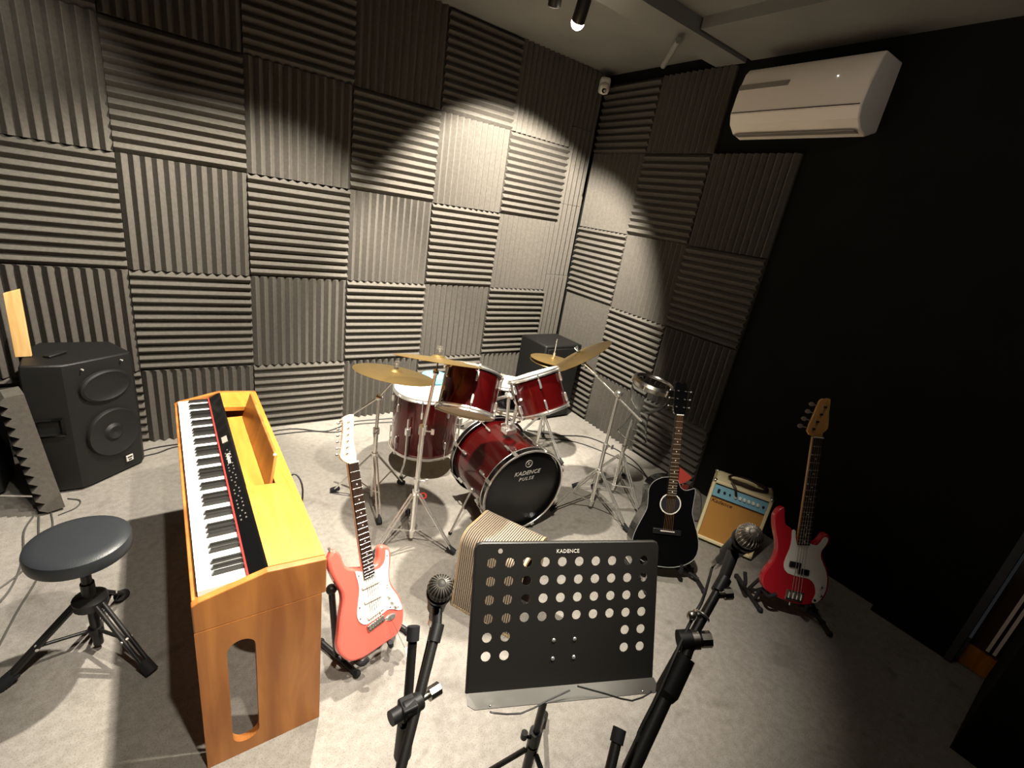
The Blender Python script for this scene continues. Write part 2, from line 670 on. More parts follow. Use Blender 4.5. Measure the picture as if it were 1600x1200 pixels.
MXZ = Matrix(((1, 0, 0, 0), (0, 0, -1, 0), (0, 1, 0, 0), (0, 0, 0, 1)))     # (x, z, y) drawing plane to world
part('end_panel', end_panel(PY0 - 0.0003, PY0 + 0.024), PWOOD, piano, smooth=False)
part('end_panel', end_panel(PY1 - 0.024, PY1), PWOOD, piano, smooth=False)
MXZ = Matrix(((1, 0, 0, 0), (0, 0, -1, 0), (0, 1, 0, 0), (0, 0, 0, 1)))     # (x, z, y) drawing plane to world
for a, b in ((PY0, PY0 + 0.022), (PY1 - 0.022, PY1)):
    part('cheek', MB().prism(prof, -b, -a, MXZ), PWOOD, piano, smooth=False, bevel=0.003)
part('back_board', MB().box((0.462, -1.5475, 0.50), (0.016, 1.276, 0.11)), PWOOD, piano)
part('keybed', MB().box((0.31, -1.5475, 0.575), (0.315, 1.28, 0.045)), PWOOD, piano)
part('front_rail', MB().box((0.1575, -1.5475, 0.612), (0.015, 1.281, 0.06)), PWOOD, piano, bevel=0.002)
# flat top board with a sunken music ledge
ya, yb = -1.765, -1.085
top = part('top_board', MB().prism([(0.332, 0.687), (0.485, 0.674), (0.485, 0.656), (0.332, 0.668)], -ya, -(PY0 + 0.022), MXZ), PWOODLIT, piano, smooth=False)
top = part('top_board', MB().prism([(0.332, 0.687), (0.485, 0.674), (0.485, 0.656), (0.332, 0.668)], -(PY1 - 0.022), -yb, MXZ), PWOODLIT, piano, smooth=False)
part('top_board', MB().prism([(0.424, 0.680), (0.485, 0.674), (0.485, 0.630), (0.424, 0.630)], -yb, -ya, MXZ), PWOODLIT, piano, smooth=False)
part('ledge_floor', MB().box((0.379, (ya + yb) / 2, 0.628), (0.092, yb - ya, 0.012)), PWOODLIT, piano)
rest = part('music_rest', MB().add([(0.400, ya + 0.01, 0.635), (0.411, ya + 0.01, 0.635), (0.447, ya + 0.075, 0.752), (0.436, ya + 0.075, 0.752),
                                     (0.400, yb - 0.01, 0.635), (0.411, yb - 0.01, 0.635), (0.447, yb - 0.01, 0.752), (0.436, yb - 0.01, 0.752)],
                                    [(0, 1, 2, 3), (7, 6, 5, 4), (0, 4, 5, 1), (1, 5, 6, 2), (2, 6, 7, 3), (3, 7, 4, 0)]), PWOOD, piano, smooth=False, bevel=0.003)
part('rest_stud', MB().ball((0.437, ya + 0.08, 0.748), 0.006), WHITE, rest)
# key slope: front z .648 to back z .664
KY0, KY1 = PY0 + 0.03, PY1 - 0.03
ctrl = part('control_panel', MB().prism([(0.285, 0.668), (0.325, 0.686), (0.333, 0.686), (0.333, 0.655), (0.285, 0.655)], -KY1 - 0.004, -KY0 + 0.004, MXZ), BLACKG, piano, smooth=False)
felt = part('felt_strip', MB().box((0.283, (KY0 + KY1) / 2, 0.664), (0.006, KY1 - KY0, 0.008)), REDFELT, piano)
wk = (KY1 - KY0) / 52
keys = part('key_frame', MB().box((0.225, (KY0 + KY1) / 2, 0.622), (0.125, KY1 - KY0, 0.04)), BLACK, piano)
wme = MB().box((0, 0, 0), (0.118, wk - 0.0012, 0.018)).mesh('white_key', None, False)
wme.materials.append(KEYW)
bme = MB().add([(-0.04, -0.005, 0), (0.04, -0.005, 0), (0.04, 0.005, 0), (-0.04, 0.005, 0), (-0.033, -0.0038, 0.012), (0.04, -0.0038, 0.012), (0.04, 0.0038, 0.012), (-0.033, 0.0038, 0.012)],
               [(0, 3, 2, 1), (4, 5, 6, 7), (0, 1, 5, 4), (1, 2, 6, 5), (2, 3, 7, 6), (3, 0, 4, 7)]).mesh('black_key', None, False)
bme.materials.append(KEYB)
# bass end is at the far end for a player sitting on the stool side
for k in range(52):
    y = KY1 - (k + 0.5) * wk
    inst('white_key', wme, keys, WM[keys.name].inverted() @ Matrix.Translation((0.224, y, 0.650)))
    if (k % 7) in (0, 2, 3, 5, 6) and k < 51:
        inst('black_key', bme, keys, WM[keys.name].inverted() @ Matrix.Translation((0.240, y - wk / 2, 0.659)))
sl = math.atan2(0.018, 0.04)
Mc = lambda y, u: Matrix.Translation((0.285 + 0.04 * u, y, 0.668 + 0.0183 * u)) @ Matrix.Rotation(-sl, 4, 'Y')
btn = MB().box((0, 0, 0.0004), (0.004, 0.006, 0.0012)).mesh('button', None, False)
btn.materials.append(BTN)
for y in [KY0 + 0.25 + 0.022 * i for i in range(22)]:
    for u in ((0.3, 0.66) if int((y + 9) * 100) % 3 else (0.5,)):
        inst('button', btn, ctrl, WM[ctrl.name].inverted() @ Mc(y, u))
scr = MB().box((0, 0, 0.001), (0.02, 0.05, 0.002), WM[ctrl.name].inverted() @ Mc(-1.38, 0.5))
part('display', scr, ACD, ctrl, local=True)
part('print', text_mb('Kadence', 0.022, Mc(-1.535, 0.5) @ Matrix.Rotation(R(-90), 4, 'Z') @ Matrix.Translation((0, 0, 0.0012)), 0.0004, 0.3), PRINT, ctrl)
part('power_lead', MB().tube([(0.487, -1.58, 0.57), (0.53, -1.585, 0.585), (0.548, -1.62, 0.53), (0.53, -1.64, 0.40), (0.50, -1.66, 0.25)], 0.0035), CABLE, piano)

# ------------------------------------------------------------------ round stool
st = thing('round_stool', 'round black padded stool on a folding steel tripod, left of the piano', 'stool', (-0.140, -1.585, 0))
sx, sy = -0.140, -1.585
seat = MB().lathe([(0, 0.430), (0.128, 0.430), (0.137, 0.434), (0.1395, 0.445), (0.1395, 0.468), (0.136, 0.478), (0.126, 0.484), (0.10, 0.487), (0, 0.489)], 56, Matrix.Translation((sx, sy, 0)))
part('seat', seat, VINYL, st)
part('post', MB().cyl((sx, sy, 0.02), (sx, sy, 0.435), 0.015, seg=16).cyl((sx, sy, 0.22), (sx, sy, 0.30), 0.020, seg=16), BLACKM, st)
part('collar', MB().lathe([(0, 0.205), (0.05, 0.205), (0.05, 0.235), (0.03, 0.245), (0, 0.245)], 20, Matrix.Translation((sx, sy, 0))), BLACKM, st)
part('thread', MB().cyl((sx, sy, 0.30), (sx, sy, 0.43), 0.011, seg=12).cyl((sx - 0.03, sy, 0.395), (sx + 0.03, sy, 0.395), 0.004), STEEL, st)
part('lower_hub', MB().cyl((sx, sy, 0.075), (sx, sy, 0.10), 0.022, seg=16), BLACKM, st)
for fx, fy in ((-0.385, -1.640), (0.015, -1.790), (-0.078, -1.352)):
    d = Vector((fx - sx, fy - sy, 0))
    n = Vector((-d.y, d.x, 0)).normalized()
    a = Vector((sx, sy, 0.225)) + d.normalized() * 0.04
    b = Vector((fx, fy, 0.012))
    part('leg', MB().cyl(a + n * 0.010, b + n * 0.010, 0.0075).cyl(a - n * 0.010, b - n * 0.010, 0.0075), BLACKM, st)
    m = a.lerp(b, 0.52)
    part('brace', MB().cyl(Vector((sx, sy, 0.088)), m, 0.006), BLACKM, st)
    part('rivet', MB().cyl(m - n * 0.018, m + n * 0.018, 0.005), BOLT, st)
    part('rubber_foot', MB().cyl(b - d.normalized() * 0.04 + Vector((0, 0, 0.03)), b, 0.02, 0.021, seg=14), RUBBER, st)

# ------------------------------------------------------------------ loudspeaker on the floor
sp = thing('loudspeaker', 'black moulded stage loudspeaker on the floor by the back wall', 'speaker', (-0.25, -0.28, 0))
pl = [(-0.425, -0.455), (-0.275, -0.462), (-0.245, -0.445), (-0.028, -0.262), (-0.020, -0.235), (-0.115, -0.075), (-0.40, -0.075), (-0.44, -0.20)]
body = MB()
n = len(pl)
cx = sum(p[0] for p in pl) / n
cy = sum(p[1] for p in pl) / n
rings = []
for z, s in ((0.012, 0.96), (0.03, 1.0), (0.34, 1.02), (0.66, 1.0), (0.70, 0.97)):
    rings.append([(cx + (x - cx) * s, cy + (y - cy) * s, z - (0.012 if z > 0.6 and i in (3, 4) else 0)) for i, (x, y) in enumerate(pl)])
vs = [p for r_ in rings for p in r_]
fs = [list(range(n))[::-1], [4 * n + i for i in range(n)]]
for k in range(4):
    for i in range(n):
        j = (i + 1) % n
        fs.append((k * n + i, k * n + j, (k + 1) * n + j, (k + 1) * n + i))
part('cabinet', body.add(vs, fs), SPK, sp, bevel=0.008, angle=25)
fa, fb = Vector((-0.245, -0.445, 0)), Vector((-0.028, -0.262, 0))
fx_ = (fb - fa).normalized()
fn = Vector((fx_.y, -fx_.x, 0))
fc = (fa + fb) / 2 + fn * 0.006
Mf = Matrix((fx_, Vector((0, 0, 1)), fn)).transposed().to_4x4()
Mf.translation = fc
part('woofer', MB().lathe([(0, 0.004), (0.035, 0.016), (0.05, 0.004), (0.118, 0.012), (0.128, 0.016), (0.134, 0.006), (0.134, -0.01)], 44, Mf @ Matrix.Translation((0.004, 0.275, 0))), CONE, sp)
hn = MB().lathe([(0.128, -0.004), (0.124, 0.008), (0.112, 0.013), (0.095, 0.006), (0.05, 0.002), (0, 0.001)], 40, Mf @ Matrix.Translation((0.0, 0.545, 0)) @ Matrix.Diagonal((1.0, 0.66, 1.0, 1)))
part('horn_flare', hn, SPK, sp)
badge = part('badge', MB().box((0.062, 0.085, 0.006), (0.036, 0.034, 0.006), Mf), PRINT, sp)
part('badge_mark', MB().box((0.062, 0.092, 0.0098), (0.026, 0.008, 0.001), Mf).box((0.062, 0.077, 0.0098), (0.018, 0.007, 0.001), Mf), BLACK, badge)
for x in (-0.10, 0.09):
    part('screw', MB().cyl((x, 0.662, 0.0), (x, 0.662, 0.012), 0.004, M=Mf), BOLT, sp)
# grab handle pocket on the side
Ms = Matrix((Vector((1, -0.045, 0)).normalized(), Vector((0, 0, 1)), Vector((-0.045, -1, 0)).normalized())).transposed().to_4x4()
Ms.translation = Vector((-0.352, -0.466, 0))
hd = MB().add([(-0.062, 0.43, 0.0), (0.055, 0.43, 0.0), (0.055, 0.33, 0.0), (-0.062, 0.33, 0.0), (-0.05, 0.42, 0.006), (0.043, 0.42, 0.006), (0.043, 0.34, 0.006), (-0.05, 0.34, 0.006),
               (-0.03, 0.395, -0.02), (0.015, 0.395, -0.02), (0.015, 0.365, -0.02), (-0.03, 0.365, -0.02)],
              [(0, 4, 5, 1), (1, 5, 6, 2), (2, 6, 7, 3), (3, 7, 4, 0), (4, 8, 9, 5), (5, 9, 10, 6), (6, 10, 11, 7), (7, 11, 8, 4), (8, 11, 10, 9)], Ms)
part('carry_handle', hd, BLACKG, sp, smooth=False)
part('top_grip', MB().box((-0.31, -0.30, 0.706), (0.10, 0.035, 0.012), Matrix.Translation((-0.31, -0.30, 0)) @ Matrix.Rotation(R(55), 4, 'Z') @ Matrix.Translation((0.31, 0.30, 0))), BLACK, sp, bevel=0.004)
wp = MB().add([(-0.448, -0.322, 0.702), (-0.392, -0.318, 0.702), (-0.392, -0.296, 0.702), (-0.448, -0.300, 0.702),
               (-0.445, -0.310, 1.005), (-0.390, -0.306, 1.025), (-0.390, -0.284, 1.025), (-0.445, -0.288, 1.005)],
              [(0, 3, 2, 1), (4, 5, 6, 7), (0, 1, 5, 4), (1, 2, 6, 5), (2, 3, 7, 6), (3, 0, 4, 7)])
single('wood_offcut', wp, PINE, 'pale pine board standing on top of the loudspeaker', 'board', (-0.42, -0.305, 0.702), bevel=0.002, smooth=False)

# loose foam tiles leaning beside the loudspeaker


def loose_tile(label, p, yaw, lean, orient, wd=T, ht=T, roll=0):
    me = tile_mesh(wd, ht, orient)
    o = bpy.data.objects.new('loose_foam_tile', me)
    COL.objects.link(o)
    o.matrix_world = upright(p[0], p[1], p[2], yaw, lean, roll) @ Matrix.Translation((-wd, 0, -FT))
    o['label'] = label
    o['category'] = 'foam tile'
    o['group'] = 'loose foam pieces leaning on the left'
    WM[o.name] = o.matrix_world.copy()
    return o


q = MB()
pf = [(0, 0), (0.062, 0)]
for k in range(12):
    pf += [(0.062, 0.0505 * k), (0.090, 0.0505 * k + 0.025)]
pf += [(0.062, 0.606), (0, 0.606)]
Mo = upright(-0.385, -0.635, 0.012, -163, -5, 4)
ring_ = [(u, v) for u, v in pf]
nn = len(ring_)
q.add([(x, v, u - 0.06) for x in (-0.13, 0.0) for u, v in ring_], [list(range(nn)), list(range(nn, 2 * nn))[::-1]] + [(i, (i + 1) % nn, nn + (i + 1) % nn, nn + i) for i in range(nn)], Mo)
off_ = single('loose_foam_offcut', q, FOAM, 'narrow loose foam offcut leaning on the black loudspeaker, smooth edge towards us', 'foam tile', (-0.40, -0.60, 0), 'loose foam pieces leaning on the left', smooth=False)
bm = bmesh.new()
bm.from_mesh(off_.data)
bmesh.ops.recalc_face_normals(bm, faces=bm.faces)
bm.to_mesh(off_.data)
bm.free()
loose_tile('loose charcoal foam tile cut off by the left picture edge', (-0.525, -0.80, 0.014), -75, 8, 'H')
cs = thing('equipment_case', 'dark upright equipment case behind the leaning foam tiles', 'case', (-0.80, -0.26, 0))
part('shell', MB().box((-0.80, -0.26, 0.46), (0.46, 0.26, 0.90)), BLACK, cs, bevel=0.02)
part('handle', MB().tube([(-0.70, -0.395, 0.62), (-0.70, -0.42, 0.64), (-0.70, -0.42, 0.74), (-0.70, -0.395, 0.76)], 0.008), BLACKM, cs)
for x in (-0.98, -0.62):
    part('foot', MB().cyl((x, -0.26, 0), (x, -0.26, 0.012), 0.03), RUBBER, cs)
#@@NEXT
# ------------------------------------------------------------------ drum kit
LUG = MB().box((0, 0, 0), (0.014, 0.011, 0.040)).ball((0, 0, 0.020), 0.007, 10, 6).ball((0, 0, -0.020), 0.007, 10, 6).mesh('lug')
LUG.materials.append(CHROME)
ROD = {}


def rod_mesh(l):
    k = round(l, 3)
    if k not in ROD:
        ROD[k] = MB().cyl((0, 0, 0), (0, 0, l), 0.0032, seg=6).box((0, 0, l + 0.004), (0.009, 0.009, 0.010)).mesh('tension_rod')
        ROD[k].materials.append(CHROME)
    return ROD[k]


def drum(name, label, M, Rr, dep, shell_m, head_top, head_bot, lugs=6, hoop_m=CHROME, both=True, wood_hoop=False, a0=0.3):
    """M: centre of the top head, local z is the drum axis pointing out of the top head"""
    t = thing(name, label, 'drum', M=M)
    prof = [(Rr - 0.008, -dep), (Rr - 0.006, -dep), (Rr - 0.006, 0), (Rr - 0.012, 0), (Rr - 0.012, -dep)]
    part('shell', MB().lathe([(Rr - 0.008, -dep + 0.004), (Rr - 0.008, -0.004), (Rr - 0.014, -0.004), (Rr - 0.014, -dep + 0.004)], 56, None, True), shell_m, t, local=True)
    hw = 0.030 if wood_hoop else 0.018
    for z, s, nm in ((0, 1, 'batter_head'), (-dep, -1, 'resonant_head')):
        part(nm, MB().lathe([(0, z + 0.003 * s), (Rr - 0.012, z + 0.003 * s), (Rr - 0.007, z + 0.001 * s), (Rr - 0.004, z - 0.004 * s)], 56), head_top if s > 0 else head_bot, t, local=True)
        if wood_hoop:
            h = part('hoop', MB().lathe([(Rr - 0.002, z - 0.020 * s), (Rr + 0.013, z - 0.020 * s), (Rr + 0.013, z + 0.018 * s), (Rr - 0.002, z + 0.018 * s)], 56, None, True), BLACKG, t, local=True)
            part('hoop_inlay', MB().torus(Rr + 0.008, 0.0055, z + 0.018 * s, 56, 8).torus(Rr + 0.012, 0.003, z - 0.016 * s, 56, 6), hoop_m, h, local=True)
        else:
            part('hoop', MB().lathe([(Rr - 0.003, z - 0.008 * s), (Rr + 0.004, z - 0.010 * s), (Rr + 0.006, z - 0.002 * s), (Rr - 0.001, z + 0.004 * s), (Rr, z + 0.011 * s), (Rr - 0.006, z + 0.012 * s), (Rr - 0.004, z)], 56, None, True), hoop_m, t, local=True)
    for k in range(lugs):
        a = a0 + 2 * math.pi * k / lugs
        for s in (1, -1):
            zl = -dep * 0.22 if s > 0 else -dep * 0.78
            if dep < 0.17:
                zl = -dep * 0.5
                if s < 0:
                    continue
            Ml = Matrix.Rotation(a, 4, 'Z') @ Matrix.Translation((Rr + 0.001, 0, zl))
            inst('lug', LUG, t, Ml)
            L = abs(zl) - 0.015 if s > 0 else dep - abs(zl) - 0.015
            Mr = Matrix.Rotation(a, 4, 'Z') @ Matrix.Translation((Rr + 0.005 + (0.006 if wood_hoop else 0), 0, zl + 0.018 * s))
            if s < 0:
                Mr = Mr @ Matrix.Rotation(math.pi, 4, 'X')
            inst('tension_rod', rod_mesh(max(L, 0.01)), t, Mr)
            if wood_hoop:
                inst('claw', CLAW, t, Matrix.Rotation(a, 4, 'Z') @ Matrix.Translation((Rr + 0.014, 0, 0.004 if s > 0 else -dep - 0.004)))
    return t


CLAW = MB().box((0, 0, 0), (0.009, 0.020, 0.048)).mesh('claw')
CLAW.materials.append(CHROME)

# bass drum: front head towards the camera side
byaw = R(-94)
bn = Vector((math.cos(byaw), math.sin(byaw), -0.01)).normalized()
bc = Vector((1.690, -1.665, 0.278))
Mb = axis_matrix(bc, bn, (1, 0, 0))
bd = drum('bass_drum', 'large dark red bass drum with a printed black front head', Mb, 0.246, 0.40, REDLAC, HEADB, HEADW, 8, CHROME, True, True, 0.39)
ux = Vector((0, 0, 1)).cross(bn).normalized()
uy = bn.cross(ux)
Mt = Matrix((ux, uy, bn)).transposed().to_4x4()
Mt.translation = bc + bn * 0.0045
hp = [c for c in bd.children if c.name.startswith('batter_head')][0]
cx_, cy_ = 0.005, 0.122
part('printed_name', text_mb('KADENCE', 0.036, Mt @ Matrix.Translation((cx_, cy_ - 0.012, 0)), 0.0005, 0.25, 1.05), PRINT, hp)
part('printed_name', text_mb('PULSE', 0.030, Mt @ Matrix.Translation((cx_, cy_ - 0.050, 0)), 0.0005, 0.25, 1.3), PRINT, hp)
em = MB().torus(0.021, 0.0016, 0, 28, 6, Mt @ Matrix.Translation((cx_, cy_ + 0.046, 0)))
part('printed_emblem', em, PRINT, hp)
part('printed_emblem', text_mb('K', 0.027, Mt @ Matrix.Translation((cx_, cy_ + 0.046, 0)), 0.0005), PRINT, hp)
# spurs
for s in (-1, 1):
    a = bc - bn * 0.16 + ux * (0.232 * s) - Vector((0, 0, 0.06))
    b = Vector((a.x + 0.14 * s, a.y - 0.055, 0.012))
    sp_ = part('spur', MB().cyl(a, b, 0.006).ball(a, 0.018, 12, 8), CHROME, bd)
    part('rubber_tip', MB().cyl(b, b + (b - a).normalized() * 0.02 * 0.3 + Vector((0, 0, -0.008)), 0.011, 0.009), RUBBER, sp_)
# tom holder on top of the bass drum
th = Vector((1.672, -1.475, 0.548))
part('tom_holder', MB().box(th + Vector((0, 0, 0.010)), (0.07, 0.06, 0.03)).cyl(th, th + Vector((0, 0, 0.06)), 0.02, seg=14), CHROME, bd, bevel=0.004)
tomA_c, tomA_n = Vector((1.385, -1.480, 0.930)), Vector((0.36, 0.39, 0.83)).normalized()
tomB_c, tomB_n = Vector((1.800, -1.450, 0.873)), Vector((-0.195, 0.455, 0.864)).normalized()
for s, c, n_, hgt in ((-1, tomA_c, tomA_n, 0.175), (1, tomB_c, tomB_n, 0.125)):
    base = th + Vector((0.022 * s, 0, 0.05))
    elbow = base + Vector((0.012 * s, 0.004, hgt))
    side = (Vector((th.x, th.y, c.z)) - c)
    side = (side - n_ * side.dot(n_)).normalized()
    tgt = c - n_ * 0.10 + side * 0.150
    part('tom_arm', MB().cyl(base, elbow, 0.0095, seg=14).cyl(elbow, tgt, 0.008).ball(elbow, 0.019, 14, 8).cyl(elbow - Vector((0, 0.03, 0)), elbow + Vector((0, 0.03, 0)), 0.010), CHROME, bd)
    part('wing_nut', MB().box(base + Vector((0.03 * s, -0.01, 0.01)), (0.03, 0.006, 0.014)).cyl(base, base + Vector((0.03 * s, -0.01, 0.01)), 0.005), CHROME, bd, bevel=0.002)
tomA = drum('rack_tom', 'dark red rack tom on the left arm above the bass drum, beige underside showing', axis_matrix(tomA_c, tomA_n), 0.150, 0.205, REDLAC, HEADW, BEIGEH, 6, CHROME, a0=0.15)
tomB = drum('rack_tom', 'dark red rack tom on the right arm, tilted towards the corner', axis_matrix(tomB_c, tomB_n), 0.150, 0.205, REDLAC, HEADW, BEIGEH, 6, CHROME, a0=0.0)
ftc = Vector((1.500, -0.790, 0.545))
ft = drum('floor_tom', 'deep dark red floor tom standing left of the bass drum', axis_matrix(ftc, (0, 0, 1)), 0.222, 0.40, REDLAC, HEADW, BEIGEH, 8, CHROME, a0=0.2)
for a in (-2.5, -0.4, 1.6):
    d = Vector((math.cos(a), math.sin(a), 0))
    p = ftc + d * 0.236
    lg = part('leg', MB().tube([(p.x, p.y, 0.42), (p.x, p.y, 0.14), (p.x + d.x * 0.03, p.y + d.y * 0.03, 0.07), (p.x + d.x * 0.03, p.y + d.y * 0.03, 0.012)], 0.006), CHROME, ft)
    part('rubber_tip', MB().cyl((p.x + d.x * 0.03, p.y + d.y * 0.03, 0.0), (p.x + d.x * 0.03, p.y + d.y * 0.03, 0.03), 0.012), RUBBER, lg)
    part('leg_bracket', MB().box((p.x - d.x * 0.006, p.y - d.y * 0.006, 0.33), (0.03, 0.03, 0.05)), CHROME, ft, bevel=0.004)
pad = thing('practice_pad', 'light blue round pad lying at the back of the floor tom', 'pad', (1.60, -0.665, 0.557))
part('pad', MB().lathe([(0, 0.0), (0.09, 0.0), (0.094, 0.012), (0.085, 0.034), (0.05, 0.044), (0, 0.046)], 36, Matrix.Translation((1.60, -0.665, 0.559))), BLUE, pad)
part('knob', MB().ball((1.60, -0.685, 0.606), 0.016), BLACK, pad)


# ------------------------------------------------------------------ stands
def tripod(t, x, y, hub, rad, yaw, legm=CHROME, lr=0.0075, foot=0.02, double=True):
    """three legs with lower braces, rubber feet"""
    for k in range(3):
        a = R(yaw + 120 * k)
        d = Vector((math.cos(a), math.sin(a), 0))
        n = Vector((-d.y, d.x, 0))
        p0 = Vector((x, y, hub)) + d * 0.02
        p1 = Vector((x, y, 0.018)) + d * rad
        q = MB()
        if double:
            q.cyl(p0 + n * 0.009, p1 + n * 0.009, lr * 0.62, seg=8).cyl(p0 - n * 0.009, p1 - n * 0.009, lr * 0.62, seg=8)
        else:
            q.cyl(p0, p1, lr, seg=10)
        lg = part('leg', q, legm, t)
        m = p0.lerp(p1, 0.55)
        part('brace', MB().cyl(Vector((x, y, max(0.05, hub * 0.22))), m, lr * 0.55, seg=8), legm, t)
        part('rubber_foot', MB().cyl(p1 - d * 0.03 + Vector((0, 0, 0.02)), p1 + d * 0.012 + Vector((0, 0, -0.004)), foot * 0.75, foot * 0.75, seg=12), RUBBER, lg)
    part('hub', MB().cyl((x, y, hub - 0.02), (x, y, hub + 0.02), 0.018, seg=14), legm, t)
    part('lower_hub', MB().cyl((x, y, hub * 0.2 - 0.01), (x, y, hub * 0.2 + 0.012), 0.015, seg=14), legm, t)


def wing(t, p, d, m=CHROME, s=1.0):
    d = Vector(d).normalized()
    q = MB().cyl(p, Vector(p) + d * 0.03 * s, 0.004 * s, seg=8)
    Mw_ = axis_matrix(Vector(p) + d * 0.036 * s, d, (0, 0, 1) if abs(d.z) < 0.9 else (1, 0, 0))
    q.box((0, 0, 0), (0.030 * s, 0.006 * s, 0.016 * s), Mw_)
    part('wing_nut', q, m, t, bevel=0.002)


def cymbal(label, c, n, Rr, group='cymbals of the drum kit', name='cymbal', flip=False):
    M = axis_matrix(c, n)
    if flip:
        M = M @ Matrix.Rotation(math.pi, 4, 'X')
    k = Rr / 0.2
    q = MB().lathe([(0.006, 0.021 * k), (0.012 * k, 0.022 * k), (0.026 * k, 0.018 * k), (0.034 * k, 0.011 * k), (0.04 * k, 0.0095 * k), (0.11 * k, 0.006 * k), (0.17 * k, 0.001), (Rr, -0.006 * k),
                    (Rr - 0.001, -0.0075 * k), (0.17 * k, -0.001), (0.11 * k, 0.0045 * k), (0.04 * k, 0.008 * k), (0.033 * k, 0.0095 * k), (0.025 * k, 0.0165 * k), (0.006, 0.0195 * k)], 64, M, True)
    me = q.mesh(name, M.inverted())
    me.materials.append(BRASS)
    o = bpy.data.objects.new(name, me)
    COL.objects.link(o)
    o.matrix_world = M
    o['label'] = label
    o['category'] = 'cymbal'
    o['group'] = group
    WM[o.name] = M.copy()
    return o, M


def topper(t, c, n):
    """felt, sleeve and wing nut that clamp a cymbal"""
    c, n = Vector(c), Vector(n).normalized()
    part('felt', MB().cyl(c + n * 0.024, c + n * 0.034, 0.012, seg=14).cyl(c - n * 0.004, c + n * 0.006, 0.014, seg=14), CABLEG, t)
    part('threaded_rod', MB().cyl(c - n * 0.05, c + n * 0.062, 0.0035, seg=8), CHROME, t)
    part('top_wing_nut', MB().cyl(c + n * 0.034, c + n * 0.048, 0.007, seg=10).box(Vector((0, 0, 0.055)), (0.028, 0.005, 0.016), axis_matrix(c, n)), CHROME, t)


# left rear cymbal on a boom stand
c1, n1 = Vector((1.085, -1.205, 0.845)), Vector((0.17, 0.09, 1)).normalized()
s1 = thing('cymbal_stand', 'chrome cymbal boom stand behind the red electric guitar', 'stand', (1.050, -1.085, 0), group='chrome drum hardware stands')
tripod(s1, 1.050, -1.085, 0.30, 0.235, 20)
part('lower_tube', MB().cyl((1.05, -1.085, 0.03), (1.05, -1.085, 0.46), 0.0125, seg=14), CHROME, s1)
part('upper_tube', MB().cyl((1.05, -1.085, 0.44), (1.053, -1.09, 0.66), 0.0095, seg=14), CHROME, s1)
part('tube_clamp', MB().cyl((1.05, -1.085, 0.44), (1.05, -1.085, 0.475), 0.018, seg=14), CHROME, s1)
wing(s1, (1.05, -1.10, 0.457), (-0.7, -0.7, 0))
jt = Vector((1.053, -1.09, 0.665))
part('tilter', MB().ball(jt, 0.02, 14, 8), CHROME, s1)
part('boom_arm', MB().cyl(jt + (jt - c1).normalized() * 0.26 + Vector((-0.10, 0.08, -0.02)), jt, 0.006).cyl(jt, c1 - n1 * 0.045, 0.006), CHROME, s1)
topper(s1, c1, n1)
cymbal('large brass cymbal at the far left of the kit, over the floor tom', c1, n1, 0.212)
# left front cymbal on a straight stand
c2, n2 = Vector((1.120, -1.585, 1.048)), Vector((0.19, 0.24, 1)).normalized()
s2 = thing('cymbal_stand', 'straight chrome cymbal stand in front of the floor tom', 'stand', (1.112, -1.512, 0), group='chrome drum hardware stands')
tripod(s2, 1.112, -1.512, 0.30, 0.235, -49)
part('lower_tube', MB().cyl((1.112, -1.512, 0.03), (1.112, -1.518, 0.66), 0.0125, seg=14), CHROME, s2)
part('upper_tube', MB().cyl((1.112, -1.518, 0.64), (1.120, -1.575, 0.985), 0.0085, seg=14), CHROME, s2)
part('tube_clamp', MB().cyl((1.112, -1.518, 0.645), (1.112, -1.52, 0.69), 0.019, seg=14).cyl((1.112, -1.512, 0.37), (1.112, -1.512, 0.39), 0.018), CHROME, s2)
wing(s2, (1.12, -1.53, 0.665), (0.8, -0.5, 0))
wing(s2, (1.12, -1.52, 0.38), (0.8, -0.5, 0))
part('red_tie', MB().torus(0.014, 0.004, 0, 14, 6, Matrix.Translation((1.15, -1.525, 0.285)) @ Matrix.Rotation(0.6, 4, 'X')), REDFELT, s2)
part('tilter', MB().ball((1.120, -1.575, 0.985), 0.015, 14, 8), CHROME, s2)
topper(s2, c2, n2)
cymbal('thin brass cymbal above the left rack tom, on the straight stand', c2, n2, 0.20)
# hi-hat
hx, hy = 2.418, -0.920
hh = thing('hi_hat_stand', 'chrome hi-hat stand behind the right rack tom', 'stand', (hx, hy, 0), group='chrome drum hardware stands')
tripod(hh, hx, hy, 0.30, 0.26, 40)
part('lower_tube', MB().cyl((hx, hy, 0.03), (hx, hy, 0.73), 0.0115, seg=14), CHROME, hh)
part('pull_rod', MB().cyl((hx, hy, 0.70), (hx, hy, 0.905), 0.0032, seg=8), CHROME, hh)
part('clutch', MB().cyl((hx, hy, 0.765), (hx, hy, 0.80), 0.009, seg=12), CHROME, hh)
wing(hh, (hx, hy, 0.785), (-0.6, -0.8, 0), s=0.7)
part('pedal', MB().add([(hx - 0.04, hy + 0.05, 0.02), (hx + 0.04, hy + 0.05, 0.02), (hx + 0.035, hy + 0.33, 0.02), (hx - 0.035, hy + 0.33, 0.02), (hx - 0.04, hy + 0.05, 0.09), (hx + 0.04, hy + 0.05, 0.09), (hx + 0.035, hy + 0.33, 0.035), (hx - 0.035, hy + 0.33, 0.035)],
                       [(0, 3, 2, 1), (4, 5, 6, 7), (0, 1, 5, 4), (1, 2, 6, 5), (2, 3, 7, 6), (3, 0, 4, 7)]), STEEL, hh, smooth=False)
cymbal('upper brass hi-hat cymbal behind the right rack tom', (hx, hy, 0.752), (0.083, 0.029, 1), 0.17)
